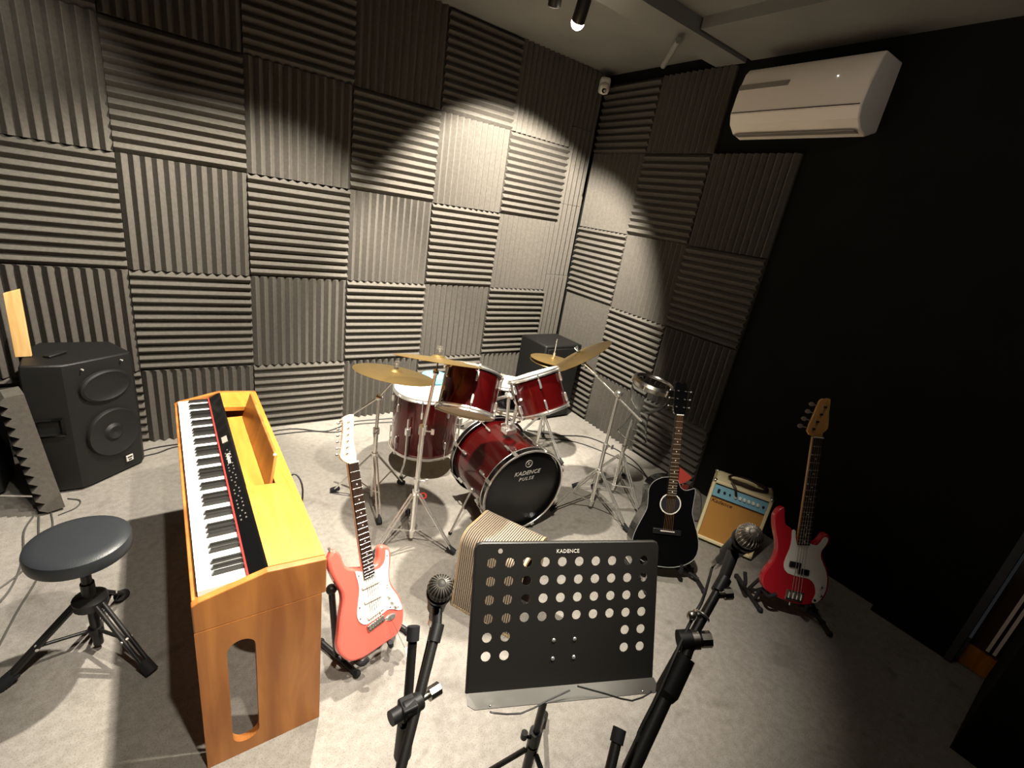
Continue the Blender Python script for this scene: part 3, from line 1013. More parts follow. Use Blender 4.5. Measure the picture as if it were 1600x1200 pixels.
cymbal('lower brass hi-hat cymbal facing up under its pair', (hx, hy, 0.728), (0.02, 0.01, 1), 0.17, flip=True)
# right crash on a long boom
c4, n4 = Vector((2.255, -1.335, 0.930)), Vector((-0.50, 0.56, 1)).normalized()
s4 = thing('cymbal_stand', 'chrome boom stand right of the bass drum, arm reaching back over the hi-hat', 'stand', (2.269, -1.690, 0), group='chrome drum hardware stands')
tripod(s4, 2.269, -1.690, 0.285, 0.27, -78)
part('lower_tube', MB().cyl((2.269, -1.690, 0.03), (2.269, -1.690, 0.47), 0.0125, seg=14), CHROME, s4)
part('upper_tube', MB().cyl((2.269, -1.690, 0.45), (2.269, -1.690, 0.80), 0.0092, seg=14), CHROME, s4)
part('tube_clamp', MB().cyl((2.269, -1.690, 0.45), (2.269, -1.690, 0.48), 0.017, seg=14), CHROME, s4)
wing(s4, (2.27, -1.70, 0.465), (0.8, -0.4, 0))
j4 = Vector((2.269, -1.690, 0.815))
e4 = c4 - n4 * 0.05
dirb = (j4 - e4).normalized()
part('tilter', MB().ball(j4, 0.024, 14, 8).cyl(j4 - Vector((0.03, 0, 0)), j4 + Vector((0.03, 0, 0)), 0.011), CHROME, s4)
part('boom_arm', MB().cyl(e4, j4 + dirb * 0.20 + Vector((0.02, 0, -0.05)), 0.0065, seg=12).cyl(e4, e4 + (j4 - e4) * 0.4, 0.0085, seg=12), CHROME, s4)
part('boom_tilter', MB().ball(e4, 0.017, 12, 8).cyl(e4 - Vector((0.02, 0.02, 0)), e4 + Vector((0.02, 0.02, 0)), 0.008), CHROME, s4)
topper(s4, c4, n4)
cymbal('steeply tilted brass crash cymbal at the right of the kit', c4, n4, 0.212)
# snare
sn = Vector((1.955, -1.005, 0.640))
snare = drum('snare_drum', 'shallow snare drum with a white head between the two rack toms', axis_matrix(sn, (0.05, 0.10, 1)), 0.178, 0.14, BLACKG, HEADW, BEIGEH, 8, CHROME)
ss = thing('snare_stand', 'chrome snare drum stand under the white snare head', 'stand', (1.955, -1.005, 0), group='chrome drum hardware stands')
tripod(ss, 1.955, -1.005, 0.24, 0.24, 75)
part('lower_tube', MB().cyl((1.955, -1.005, 0.03), (1.955, -1.005, 0.42), 0.0115, seg=14), CHROME, ss)
for k in range(3):
    a = R(30 + 120 * k)
    d = Vector((math.cos(a), math.sin(a), 0))
    p = Vector((1.955, -1.005, 0.0))
    part('basket_arm', MB().tube([p + Vector((0, 0, 0.41)), p + d * 0.10 + Vector((0, 0, 0.44)), p + d * 0.196 + Vector((0, 0, 0.47)), p + d * 0.198 + Vector((0, 0, 0.50))], 0.006), CHROME, ss)
# kick pedal
kp = thing('kick_pedal', 'chrome kick pedal behind the bass drum', 'pedal', (1.70, -1.14, 0))
part('base_plate', MB().box((1.725, -1.10, 0.010), (0.10, 0.30, 0.012)), STEEL, kp)
part('post', MB().cyl((1.68, -1.235, 0.015), (1.68, -1.235, 0.21), 0.007).cyl((1.77, -1.235, 0.015), (1.77, -1.235, 0.21), 0.007).cyl((1.665, -1.235, 0.20), (1.785, -1.235, 0.20), 0.008), CHROME, kp)
part('footboard', MB().add([(1.69, -1.22, 0.09), (1.76, -1.22, 0.09), (1.765, -0.96, 0.025), (1.685, -0.96, 0.025), (1.69, -1.22, 0.10), (1.76, -1.22, 0.10), (1.765, -0.96, 0.035), (1.685, -0.96, 0.035)],
                           [(0, 1, 2, 3), (7, 6, 5, 4), (0, 4, 5, 1), (1, 5, 6, 2), (2, 6, 7, 3), (3, 7, 4, 0)]), STEEL, kp, smooth=False)
part('beater', MB().cyl((1.725, -1.235, 0.20), (1.725, -1.262, 0.33), 0.004).ball((1.725, -1.250, 0.33), 0.022), CABLEG, kp)
# drum throne, seat below the sight line of the kit
dt = thing('drum_throne', 'low black round drum seat behind the kit', 'stool', (2.15, -0.58, 0))
part('seat', MB().lathe([(0, 0.36), (0.13, 0.36), (0.14, 0.375), (0.14, 0.42), (0.12, 0.435), (0, 0.44)], 40, Matrix.Translation((2.15, -0.58, 0))), VINYL, dt)
part('lower_tube', MB().cyl((2.15, -0.58, 0.04), (2.15, -0.58, 0.365), 0.014, seg=14), CHROME, dt)
tripod(dt, 2.15, -0.58, 0.23, 0.22, 10)
# black cabinet in the corner
cb = thing('corner_cabinet', 'black speaker cabinet standing in the back corner behind the hi-hat', 'speaker', (2.93, -0.32, 0))
part('cabinet', MB().box((2.93, -0.30, 0.355), (0.42, 0.36, 0.69)), SPK, cb, bevel=0.015)
part('front_grille', MB().box((2.93, -0.485, 0.36), (0.37, 0.012, 0.62)), CONE, cb, bevel=0.004)
for x in (2.78, 3.08):
    for y in (-0.44, -0.16):
        part('foot', MB().cyl((x, y, 0), (x, y, 0.012), 0.02), RUBBER, cb)
# second bare stand and the clear goblet drum on it
s5 = thing('percussion_stand', 'chrome percussion stand holding the clear goblet drum', 'stand', (2.560, -1.612, 0), group='chrome drum hardware stands')
tripod(s5, 2.560, -1.612, 0.30, 0.27, 25)
part('lower_tube', MB().cyl((2.560, -1.612, 0.03), (2.560, -1.612, 0.36), 0.0115, seg=14), CHROME, s5)
part('upper_tube', MB().cyl((2.560, -1.612, 0.34), (2.560, -1.620, 0.575), 0.008, seg=14), CHROME, s5)
part('tube_clamp', MB().cyl((2.560, -1.612, 0.345), (2.560, -1.612, 0.375), 0.017, seg=14), CHROME, s5)
wing(s5, (2.57, -1.62, 0.36), (0.8, -0.5, 0))
wing(s5, (2.56, -1.63, 0.555), (-0.8, -0.5, 0))
gb, gt = Vector((2.553, -1.655, 0.475)), Vector((2.585, -1.690, 0.860))
Mg = axis_matrix(gb, gt - gb)
gob = thing('goblet_drum', 'clear acrylic goblet drum with a silver rim above the chrome stands', 'drum', M=Mg)
GH = (gt - gb).length
part('body', MB().lathe([(0.098, 0.0), (0.084, 0.035), (0.062, 0.10), (0.052, 0.16), (0.053, 0.19), (0.076, 0.212), (0.106, 0.245), (0.121, 0.29), (0.124, GH - 0.03),
                         (0.121, GH - 0.03), (0.118, 0.291), (0.103, 0.248), (0.073, 0.215), (0.050, 0.191), (0.049, 0.16), (0.059, 0.10), (0.081, 0.035), (0.095, 0.0)], 40, None, True), CLEAR, gob, local=True)
part('rim', MB().lathe([(0.118, GH - 0.045), (0.132, GH - 0.035), (0.138, GH - 0.012), (0.130, GH + 0.006), (0.116, GH + 0.008), (0.112, GH), (0.124, GH - 0.014), (0.118, GH - 0.03)], 40, None, True), STEEL, gob, local=True)
part('skin', MB().lathe([(0, GH - 0.002), (0.116, GH - 0.002), (0.116, GH - 0.003), (0, GH - 0.003)], 40), FILM, gob, local=True)
for k in range(6):
    a = R(60 * k + 15)
    part('bolt', MB().cyl((0.137 * math.cos(a), 0.137 * math.sin(a), GH - 0.035), (0.137 * math.cos(a), 0.137 * math.sin(a), GH + 0.004), 0.005, seg=8), CHROME, gob, local=True)
part('foot_ring', MB().torus(0.097, 0.004, 0.002, 40, 6), FILM, gob, local=True)
#@@NEXT
# ------------------------------------------------------------------ guitars
def cm(P):
    return [(a / 100, b / 100) for a, b in P]


def smooth_outline(P, k=3):
    Q = []
    n = len(P)
    for i in range(n):
        a, b, c, d = [Vector((*P[(i + j - 1) % n], 0)) for j in range(4)]
        for q in range(k):
            t = q / k
            v = 0.5 * ((2 * b) + (c - a) * t + (2 * a - 5 * b + 4 * c - d) * t * t + (3 * b - a - 3 * c + d) * t ** 3)
            Q.append((v.x, v.y))
    return Q


def neck(root, nut, end, bridge, frets, board_m, neck_m, z0, zt=0.010, wood=0.018, strings=6, head_plane=0.0, nutm=WHITE, string_m=STEEL):
    (nl, nr_), (el, er) = nut, end
    nl, nr_, el, er = [Vector((a / 100, b / 100)) for a, b in (nl, nr_, el, er)]
    pts = [tuple(nl), tuple(nr_), tuple(er), tuple(el)]
    nk = part('neck', MB().prism(pts, z0 - wood, z0), neck_m, root, local=True, smooth=False, bevel=0.004)
    fb_ = part('fretboard', MB().prism(pts, z0, z0 + zt), board_m, root, local=True, smooth=False)
    nc, ec, bc_ = (nl + nr_) / 2, (el + er) / 2, Vector((bridge[0] / 100, bridge[1] / 100))
    L = (bc_ - nc).length
    Ln = (ec - nc).length
    for k in range(1, frets + 1):
        u = L * (1 - 2 ** (-k / 12)) / Ln
        if u > 0.995:
            break
        a, b = nl.lerp(el, u), nr_.lerp(er, u)
        part('fret', MB().cyl((a.x, a.y, z0 + zt), (b.x, b.y, z0 + zt), 0.0014, seg=6), CHROME, fb_, local=True)
    for k in (3, 5, 7, 9, 12, 15, 17, 19):
        u = L * (1 - (2 ** (-k / 12) + 2 ** (-(k - 1) / 12)) / 2) / Ln
        if u < 0.98:
            c = nc.lerp(ec, u)
            part('inlay_dot', MB().cyl((c.x, c.y, z0 + zt), (c.x, c.y, z0 + zt + 0.0006), 0.003, seg=10), GUARD, fb_, local=True)
    part('nut', MB().cyl((nl.x, nl.y, z0 + zt + 0.001), (nr_.x, nr_.y, z0 + zt + 0.001), 0.003, seg=8), nutm, root, local=True)
    w_ = (er - el).normalized()
    for k in range(strings):
        f = (k + 0.5) / strings
        a = nl.lerp(nr_, 0.08 + 0.84 * f)
        b = bc_ + w_ * ((f - 0.5) * 0.056)
        part('string', MB().cyl((a.x, a.y, z0 + zt + 0.003), (b.x, b.y, z0 + zt + 0.005), 0.0007 if strings > 4 else 0.0012, seg=5), string_m, root, local=True)
    return nk


def floor_bar(mb_, a, b, r):
    return mb_.cyl(a, b, r, seg=12)


# red and white electric guitar
sM = upright(0.684, -2.129, 0.10, -79, 25, -5)
eg = thing('electric_guitar', 'coral red electric guitar with white pickguard on a floor stand by the piano', 'guitar', M=sM)
sb = cm([(-11.4, 41.3), (-13.1, 38.8), (-13.2, 35.4), (-12.1, 31.5), (-10.4, 27.4), (-9.6, 25.1), (-9.6, 22.1), (-10.5, 18.5), (-11.4, 14.9), (-12.1, 11.2), (-12.9, 7.6), (-12.6, 5.0), (-10.8, 2.2), (-8.7, 0.3), (-5.2, -0.7), (-1.9, -0.5), (2.8, 0.2), (7.0, 0.7), (10.8, 1.7), (13.3, 4.4), (14.3, 7.8), (14.4, 11.6), (13.3, 15.9), (11.2, 20.0), (10.0, 23.1), (10.1, 26.9), (11.0, 30.9), (11.2, 34.1), (10.3, 36.3), (8.5, 37.3), (6.9, 37.0), (6.3, 34.6), (5.6, 32.2), (3.3, 30.8), (-1.9, 31.9), (-6.4, 33.6), (-8.0, 36.4), (-8.5, 38.8), (-9.9, 41.0)])
part('body', MB().prism(smooth_outline(sb, 3), -0.040, 0.0), FIESTA, eg, local=True, bevel=0.009, angle=50)
pg = cm([(-4.1, 31.5), (-3.5, 28.0), (-3.3, 24.3), (-4.2, 20.0), (-5.0, 16.2), (-4.6, 13.5), (-2.9, 11.5), (-1.0, 11.0), (1.6, 11.4), (4.6, 12.1), (7.1, 12.9), (9.5, 12.2), (11.8, 10.9), (13.4, 10.6), (13.6, 11.4), (13.3, 12.9), (11.9, 16.8), (9.9, 20.3), (9.0, 23.3), (9.2, 27.1), (10.0, 31.7), (10.1, 34.2), (9.7, 35.2), (8.9, 35.2), (8.5, 32.8), (7.8, 30.9), (5.9, 29.4), (3.1, 29.5), (-1.5, 30.6)])
guard = part('pickguard', MB().prism(smooth_outline(pg, 2), 0.0005, 0.0035), GUARD, eg, local=True, angle=50)
for x, y, r_ in ((-3.0, 29.5, 0), (-3.8, 18.0, 0), (-3.9, 14.0, 0), (4.0, 12.8, 0), (8.5, 13.4, 0), (11.9, 12.2, 0), (8.0, 22.0, 0), (9.2, 33.2, 0)):
    part('screw', MB().cyl((x / 100, y / 100, 0.003), (x / 100, y / 100, 0.0045), 0.0028, seg=8), STEEL, guard, local=True)
for cx2, cy2, rt in ((1.35, 25.0, 4), (1.8, 19.5, 4), (2.3, 13.9, 14)):
    part('pickup', MB().box((0, 0, 0.006), (0.074, 0.017, 0.008), Matrix.Translation((cx2 / 100, cy2 / 100, 0)) @ Matrix.Rotation(R(rt), 4, 'Z')), WHITE, eg, local=True, bevel=0.004)
for x, y in ((8.6, 18.0), (9.6, 15.6), (10.9, 13.4)):
    part('control_knob', MB().lathe([(0, 0.016), (0.006, 0.016), (0.008, 0.008), (0.011, 0.004), (0.011, 0.003)], 18, Matrix.Translation((x / 100, y / 100, 0))), WHITE, eg, local=True)
part('selector_switch', MB().cyl((0.078, 0.215, 0.003), (0.081, 0.218, 0.018), 0.0025), WHITE, eg, local=True)
br = part('bridge', MB().box((0.020, 0.099, 0.005), (0.072, 0.024, 0.006), Matrix.Translation((0.02, 0.1, 0)) @ Matrix.Rotation(R(13), 4, 'Z') @ Matrix.Translation((-0.02, -0.1, 0))), STEEL, eg, local=True, bevel=0.002)
for k in range(6):
    part('saddle', MB().box((-0.007 + 0.0108 * k, 0.098 + 0.0025 * k, 0.010), (0.008, 0.018, 0.006)), CHROME, br, local=True, bevel=0.001)
part('jack_plate', MB().lathe([(0, 0.004), (0.012, 0.004), (0.017, 0.0)], 20, Matrix.Translation((0.085, 0.095, 0)) @ Matrix.Diagonal((1.5, 0.75, 1.5, 1))), CHROME, eg, local=True)
neck(eg, ((-3.1, 71.5), (0.6, 71.6)), ((-1.2, 27.9), (3.0, 28.3)), (1.95, 10.2), 21, ROSE, MAPLEP, 0.004)
hd = part('headstock', MB().prism(smooth_outline(cm([(-3.1, 71.5), (-5.6, 74.0), (-5.1, 76.2), (-3.5, 83.8), (-3.1, 87.9), (-1.9, 89.0), (1.2, 89.3), (0.9, 85.8), (0.2, 80.6), (0.3, 78.0), (0.6, 71.6)]), 2), -0.012, 0.002), MAPLEP, eg, local=True, bevel=0.002, angle=50)
for k in range(6):
    x, y = -4.4 + 0.34 * k, 75.2 + 2.3 * k
    part('tuning_post', MB().cyl(((x + 1.3) / 100, y / 100, 0.002), ((x + 1.3) / 100, y / 100, 0.012), 0.003, seg=8), STEEL, hd, local=True)
    part('tuning_peg', MB().cyl(((x - 0.5) / 100, y / 100, -0.006), ((x - 1.6) / 100, y / 100, -0.006), 0.002, seg=6).ball(((x - 2.1) / 100, y / 100, -0.006), 0.006, 10, 6, None, (1.1, 0.8, 0.5)), STEEL, hd, local=True)
part('strap_button', MB().cyl((-0.115, 0.408, -0.02), (-0.122, 0.425, -0.02), 0.005), CHROME, eg, local=True)
tagc = part('hang_string', MB().tube([(0.075, 0.10, 0.012), (0.085, 0.07, 0.02), (0.098, 0.02, 0.03), (0.112, -0.025, 0.035)], 0.0009, 5), CABLEG, eg, local=True)
part('hang_tag', MB().box((0.118, -0.045, 0.036), (0.012, 0.034, 0.002), None), WHITE, tagc, local=True)


def frame_stand(name, label, p_left, p_right, back, top, arms, m=BLACKM):
    """folding guitar stand: two floor bars with end caps, uprights to a top hub, padded arms under the body"""
    base = (Vector(p_left[0]) + Vector(p_right[0])) / 2
    base.z = 0
    t = thing(name, label, 'guitar stand', base, group='folding guitar stands')
    tops = top if isinstance(top, list) else [top, top]
    for (a, b), tp_ in zip((p_left, p_right), tops):
        a, b = Vector(a), Vector(b)
        fb2 = part('floor_bar', MB().cyl(a, b, 0.011, seg=12), m, t)
        for e in (a, b):
            part('end_cap', MB().ball(e, 0.0145, 12, 8), RUBBER, fb2)
        part('upright', MB().cyl(a.lerp(b, 0.45), Vector(tp_), 0.012 if len(set(map(tuple, tops))) > 1 else 0.009, seg=12), m, t)
    part('top_hub', MB().cyl(Vector(tops[0]), Vector(tops[1]) + Vector((0, 0.001, 0)), 0.010, seg=12).ball(tops[0], 0.02, 12, 8), m, t)
    for P in arms:
        part('padded_arm', MB().tube(P, 0.0095, 10), RUBBER, t)
    part('cross_bar', MB().cyl(Vector(p_left[0]).lerp(Vector(p_left[1]), 0.45) + Vector((0, 0, 0.02)), Vector(p_right[0]).lerp(Vector(p_right[1]), 0.45) + Vector((0, 0, 0.02)), 0.007, seg=10), m, t)
    return t


def lw(M, x, y, z):
    return M @ Vector((x, y, z))


frame_stand('guitar_stand', 'black folding stand under the coral red electric guitar',
            ((0.548, -1.93, 0.015), (0.628, -2.125, 0.015)), ((0.80, -1.90, 0.015), (0.868, -2.035, 0.015)), None, [lw(sM, -0.108, 0.26, -0.062), lw(sM, 0.09, 0.24, -0.075)],
            [[(0.60, -2.05, 0.03), lw(sM, -0.06, -0.012, -0.06), lw(sM, -0.05, -0.022, 0.0), lw(sM, -0.03, -0.006, 0.018)],
             [(0.84, -1.98, 0.03), lw(sM, 0.10, -0.006, -0.06), lw(sM, 0.075, -0.012, 0.0), lw(sM, 0.065, 0.012, 0.018)]])

# black acoustic guitar
aM = upright(2.165, -2.312, 0.10, -126.5, 19, 2)
ag = thing('acoustic_guitar', 'black acoustic guitar with white bound edge and soundhole ring on a stand', 'guitar', M=aM)
A0 = [(1.5, -1.2), (-5, -0.6), (-11, 1.6), (-14.8, 5.0), (-16.2, 9.5), (-15.9, 14), (-14.4, 19), (-12.2, 24.5), (-10.7, 29), (-10.7, 34), (-10.9, 39.5), (-8.8, 43.4), (-5.0, 45.8), (-1.5, 46.6), (2.5, 46.6), (4.3, 44.5), (6.0, 41.6), (8.6, 40.6), (11.2, 41.4), (13.2, 42.0), (13.8, 40), (13.6, 34), (13.6, 29), (15.2, 24.5), (17.4, 19), (18.9, 14), (19.2, 9.5), (17.8, 5.0), (14, 1.6), (8, -0.6)]
so = smooth_outline(cm(A0), 3)
body = part('body', MB().prism(so, -0.105, 0.0), BLACKG, ag, local=True, bevel=0.003, angle=50)
rim_pts = [Vector((x, y, 0.0005)) for x, y in so]
part('binding', MB().tube(rim_pts + [rim_pts[0]], 0.0015, 6, 1), BINDING, body, local=True)
part('soundhole', MB().cyl((0.0145, 0.325, 0.0004), (0.0145, 0.325, 0.0010), 0.050, seg=36), RUBBER, body, local=True)
part('rosette', MB().torus(0.0535, 0.0032, 0.0010, 44, 6, Matrix.Translation((0.0145, 0.325, 0)) @ Matrix.Diagonal((1, 1, 0.5, 1))), WHITE, body, local=True)
bb = part('bridge', MB().box((0.013, 0.178, 0.005), (0.15, 0.028, 0.009)), BLACK, ag, local=True, bevel=0.003)
part('saddle', MB().box((0.013, 0.182, 0.011), (0.075, 0.004, 0.004)), GUARD, bb, local=True)
neck(ag, ((-1.8, 79.8), (1.9, 80.0)), ((-1.3, 36.6), (3.5, 36.8)), (1.2, 18.0), 20, DARKROSE, DARKROSE, 0.004, strings=6, string_m=mat('bronze_string', 'c79a52', 0.35, 0.9))
ah = part('headstock', MB().prism(smooth_outline(cm([(-1.8, 79.8), (-3.4, 82), (-3.8, 90), (-4.2, 97), (-1, 96.4), (1.6, 97), (3.0, 90), (3.2, 82), (1.9, 80)]), 2), -0.014, 0.004), BLACKG, ag, local=True, bevel=0.002, angle=50)
for k in range(3):
    for s, x in ((-1, -3.9), (1, 3.2)):
        part('tuning_peg', MB().cyl((x / 100, (84 + 4.2 * k) / 100, -0.006), ((x + s * 1.3) / 100, (84 + 4.2 * k) / 100, -0.006), 0.002, seg=6).ball(((x + s * 2.0) / 100, (84 + 4.2 * k) / 100, -0.006), 0.007, 10, 6, None, (1, 0.8, 0.5)), STEEL, ah, local=True)
        part('tuning_post', MB().cyl(((x - s * 1.6) / 100, (84 + 4.2 * k) / 100, 0.004), ((x - s * 1.6) / 100, (84 + 4.2 * k) / 100, 0.014), 0.003, seg=8), CHROME, ah, local=True)
part('end_pin', MB().cyl((0.085, -0.004, -0.03), (0.087, -0.02, -0.03), 0.006), CHROME, ag, local=True)
frame_stand('guitar_stand', 'black folding stand under the black acoustic guitar',
            ((2.12, -2.10, 0.015), (2.03, -2.36, 0.015)), ((2.46, -2.28, 0.015), (2.33, -2.50, 0.015)), None, lw(aM, 0.01, 0.24, -0.15),
            [[(2.05, -2.29, 0.03), lw(aM, -0.09, -0.020, -0.10), lw(aM, -0.085, -0.030, 0.0), lw(aM, -0.08, 0.012, 0.016)],
             [(2.36, -2.44, 0.03), lw(aM, 0.12, -0.020, -0.10), lw(aM, 0.115, -0.030, 0.0), lw(aM, 0.11, 0.012, 0.016)]])
rM = aM @ Matrix.Translation((0.135, 0.447, -0.20))
rp = MB().prism(smooth_outline([(-0.04, -0.035), (0.0, -0.045), (0.04, -0.02), (0.055, 0.0), (0.03, 0.018), (-0.005, 0.04), (-0.035, 0.05), (-0.045, 0.0)], 2), -0.012, 0.012, rM)
rp.add([rM @ Vector((-0.012, -0.04, -0.004)), rM @ Vector((0.012, -0.04, -0.004)), rM @ Vector((0.012, -0.04, 0.004)), rM @ Vector((-0.012, -0.04, 0.004)),
        Vector((rM.translation.x - 0.012, rM.translation.y, 0)), Vector((rM.translation.x + 0.012, rM.translation.y, 0)), Vector((rM.translation.x + 0.012, rM.translation.y + 0.01, 0)), Vector((rM.translation.x - 0.012, rM.translation.y + 0.01, 0))],
       [(0, 1, 2, 3), (7, 6, 5, 4), (0, 4, 5, 1), (1, 5, 6, 2), (2, 6, 7, 3), (3, 7, 4, 0)])
single('padded_prop', rp, REDCLOTH, 'small dull red padded piece showing behind the acoustic guitar shoulder', 'pad', (rM.translation.x, rM.translation.y, 0))

# red bass guitar
bM = upright(2.589, -2.812, 0.10, -133, 18, 0)
bg = thing('bass_guitar', 'crimson bass guitar with white pickguard standing by the dark right wall', 'guitar', M=bM)
bo = cm([(-14.1, 46.8), (-15.9, 45.0), (-17.1, 41.2), (-15.9, 35.3), (-13.7, 29.7), (-12.5, 23.8), (-13.4, 18.5), (-16.1, 12.7), (-16.6, 8.0), (-14.9, 4.7), (-12.2, 3.0), (-8.4, 1.4), (-1.4, 0.3), (5.3, 0.4), (10.7, 2.4), (13.9, 5.2), (15.1, 9.7), (14.7, 15.7), (12.7, 21.4), (9.9, 25.8), (9.1, 29.7), (10.8, 33.1), (11.1, 36.3), (9.5, 38.2), (7.6, 37.2), (5.9, 33.9), (3.2, 32.2), (-4.1, 33.8), (-8.1, 37.2), (-10.7, 38.5), (-12.0, 42.3), (-12.9, 46.2)])
part('body', MB().prism(smooth_outline(bo, 3), -0.042, 0.0), BASSRED, bg, local=True, bevel=0.009, angle=50)
bp_ = cm([(-7.6, 36.2), (-6.0, 36.5), (-4.3, 30.4), (1.5, 31.0), (1.8, 31.7), (5.6, 31.5), (7.6, 35.6), (9.0, 36.6), (10.0, 35.4), (9.2, 31.9), (8.0, 29.0), (8.6, 25.6), (11.4, 21.2), (13.4, 16.6), (14.0, 10.6), (13.0, 6.4), (11.2, 3.4), (8.9, 3.0), (9.7, 7.4), (8.3, 11.7), (5.4, 14.1), (1.5, 14.2), (-5.3, 14.7), (-7.9, 17.7), (-7.9, 21.8), (-6.9, 27.1), (-7.0, 32.2)])
g2 = part('pickguard', MB().prism(smooth_outline(bp_, 2), 0.0005, 0.0035), GUARD, bg, local=True, angle=50)
for x, y in ((-3.0, 19.8), (1.4, 17.2)):
    part('pickup', MB().box((x / 100, y / 100, 0.008), (0.058, 0.030, 0.010)), BLACK, bg, local=True, bevel=0.005)
for x, y in ((11.2, 11.6), (11.6, 7.4)):
    part('control_knob', MB().lathe([(0, 0.018), (0.0065, 0.018), (0.0075, 0.004), (0.010, 0.003)], 16, Matrix.Translation((x / 100, y / 100, 0))), CHROME, bg, local=True)
part('jack', MB().cyl((0.098, 0.043, 0.003), (0.098, 0.043, 0.008), 0.006), BLACK, bg, local=True)
b2 = part('bridge', MB().box((0.0, 0.042, 0.004), (0.085, 0.05, 0.006)), STEEL, bg, local=True, bevel=0.002)
for k in range(4):
    part('saddle', MB().cyl((-0.029 + 0.0195 * k, 0.03, 0.012), (-0.029 + 0.0195 * k, 0.06, 0.012), 0.005, seg=10), CHROME, b2, local=True)
neck(bg, ((-7.6, 84.3), (-3.15, 84.8)), ((-4.1, 29.9), (1.5, 30.9)), (-0.2, 5.0), 20, ROSE, MAPLE, 0.004, strings=4, string_m=STEEL, nutm=WHITE)
bh = part('headstock', MB().prism(smooth_outline(cm([(-7.5, 84.6), (-10.6, 86.7), (-9.2, 95.0), (-7.7, 102.8), (-5.5, 104.0), (-3.0, 104.2), (-2.4, 97.8), (-1.3, 90.1), (-3.1, 87.2), (-3.2, 84.9)]), 2), -0.013, 0.003), MAPLE, bg, local=True, bevel=0.002, angle=50)
for k in range(4):
    x, y = -8.8 + 1.05 * k, 88.2 + 3.9 * k
    part('tuning_post', MB().cyl((x / 100 + 0.006, y / 100, 0.003), (x / 100 + 0.006, y / 100, 0.016), 0.0055, seg=10), BLACK, bh, local=True)
    part('tuning_peg', MB().cyl(((x - 1.5) / 100, y / 100, -0.008), ((x - 4.0) / 100, y / 100 + 0.002, -0.008), 0.003, seg=6).ball(((x - 5.2) / 100, y / 100 + 0.003, -0.008), 0.013, 12, 8, None, (1.1, 0.85, 0.35)), ACD, bh, local=True)
part('strap_button', MB().cyl((0.0, 0.0, -0.02), (0.0, -0.016, -0.02), 0.005), CHROME, bg, local=True)
frame_stand('guitar_stand', 'black folding stand under the crimson bass guitar',
            ((2.62, -2.52, 0.015), (2.50, -2.72, 0.015)), ((2.84, -2.80, 0.015), (2.69, -2.98, 0.015)), None, lw(bM, 0.0, 0.24, -0.11),
            [[(2.53, -2.67, 0.03), lw(bM, -0.13, 0.02, -0.055), lw(bM, -0.125, 0.012, 0.004), lw(bM, -0.09, 0.036, 0.016)],
             [(2.72, -2.94, 0.03), lw(bM, 0.07, -0.016, -0.055), lw(bM, 0.065, -0.018, 0.004), lw(bM, 0.06, 0.012, 0.016)],
             [(2.62, -2.52, 0.02), (2.475, -2.62, 0.10), (2.470, -2.60, 0.17)]])

# ------------------------------------------------------------------ combo amplifier
mM = upright(2.765, -2.335, 0.020, -154, 5.5, 0)
amp = thing('guitar_amplifier', 'cream combo amplifier with a light blue control strip and tan grille', 'amplifier', M=mM)
W2, HH, DD = 0.165, 0.395, 0.20
q = MB()
for x0, x1, y0, y1 in ((-W2, -W2 + 0.018, 0, HH), (W2 - 0.018, W2, 0, HH), (-W2, W2, 0, 0.020), (-W2, W2, HH - 0.018, HH)):
    q.box(((x0 + x1) / 2, (y0 + y1) / 2, -DD / 2), (x1 - x0, y1 - y0, DD))
q.box((0, HH / 2, -DD + 0.01), (2 * W2, HH, 0.02))
part('cabinet', q, CREAM, amp, local=True, smooth=False, bevel=0.004)
part('speaker_grille', MB().box((0, 0.155, -0.016), (2 * W2 - 0.038, 0.270, 0.012)), GRILLE, amp, local=True)
part('nameplate', text_mb('Kadence', 0.034, Matrix.Translation((-0.082, 0.265, -0.0095)), 0.0012, 0.25), BROWN, amp, local=True)
cp = part('control_strip', MB().box((0, 0.334, -0.012), (2 * W2 - 0.038, 0.082, 0.014)), SKY, amp, local=True)
part('strip_edge', MB().box((0, 0.374, -0.004), (2 * W2 - 0.038, 0.006, 0.004)).box((0, 0.293, -0.004), (2 * W2 - 0.038, 0.004, 0.004)), BLACK, cp, local=True)
for k in range(6):
    x = -0.022 + 0.024 * k
    part('control_knob', MB().lathe([(0, 0.012), (0.007, 0.012), (0.0095, 0.0)], 16, Matrix.Translation((x, 0.335, -0.005))), WHITE, cp, local=True)
part('power_switch', MB().box((-0.118, 0.335, -0.002), (0.013, 0.022, 0.008)), BLACK, cp, local=True)
part('input_jack', MB().cyl((-0.085, 0.335, -0.005), (-0.085, 0.335, 0.002), 0.007, seg=12), BLACK, cp, local=True)
part('input_jack', MB().cyl((-0.055, 0.335, -0.005), (-0.055, 0.335, 0.002), 0.005, seg=12), BLACK, cp, local=True)
part('output_jack', MB().cyl((0.128, 0.335, -0.005), (0.128, 0.335, 0.002), 0.007, seg=12), BLACK, cp, local=True)
part('carry_handle', MB().tube([(-0.07, HH - 0.002, -0.10), (-0.062, HH + 0.016, -0.10), (0.0, HH + 0.022, -0.10), (0.062, HH + 0.016, -0.10), (0.07, HH - 0.002, -0.10)], 0.008), CREAM, amp, local=True)
for x in (-W2 + 0.01, W2 - 0.01):
    for z in (-0.012, -DD + 0.012):
        part('metal_corner', MB().ball((x, HH - 0.006, z), 0.014, 10, 8), STEEL, amp, local=True)
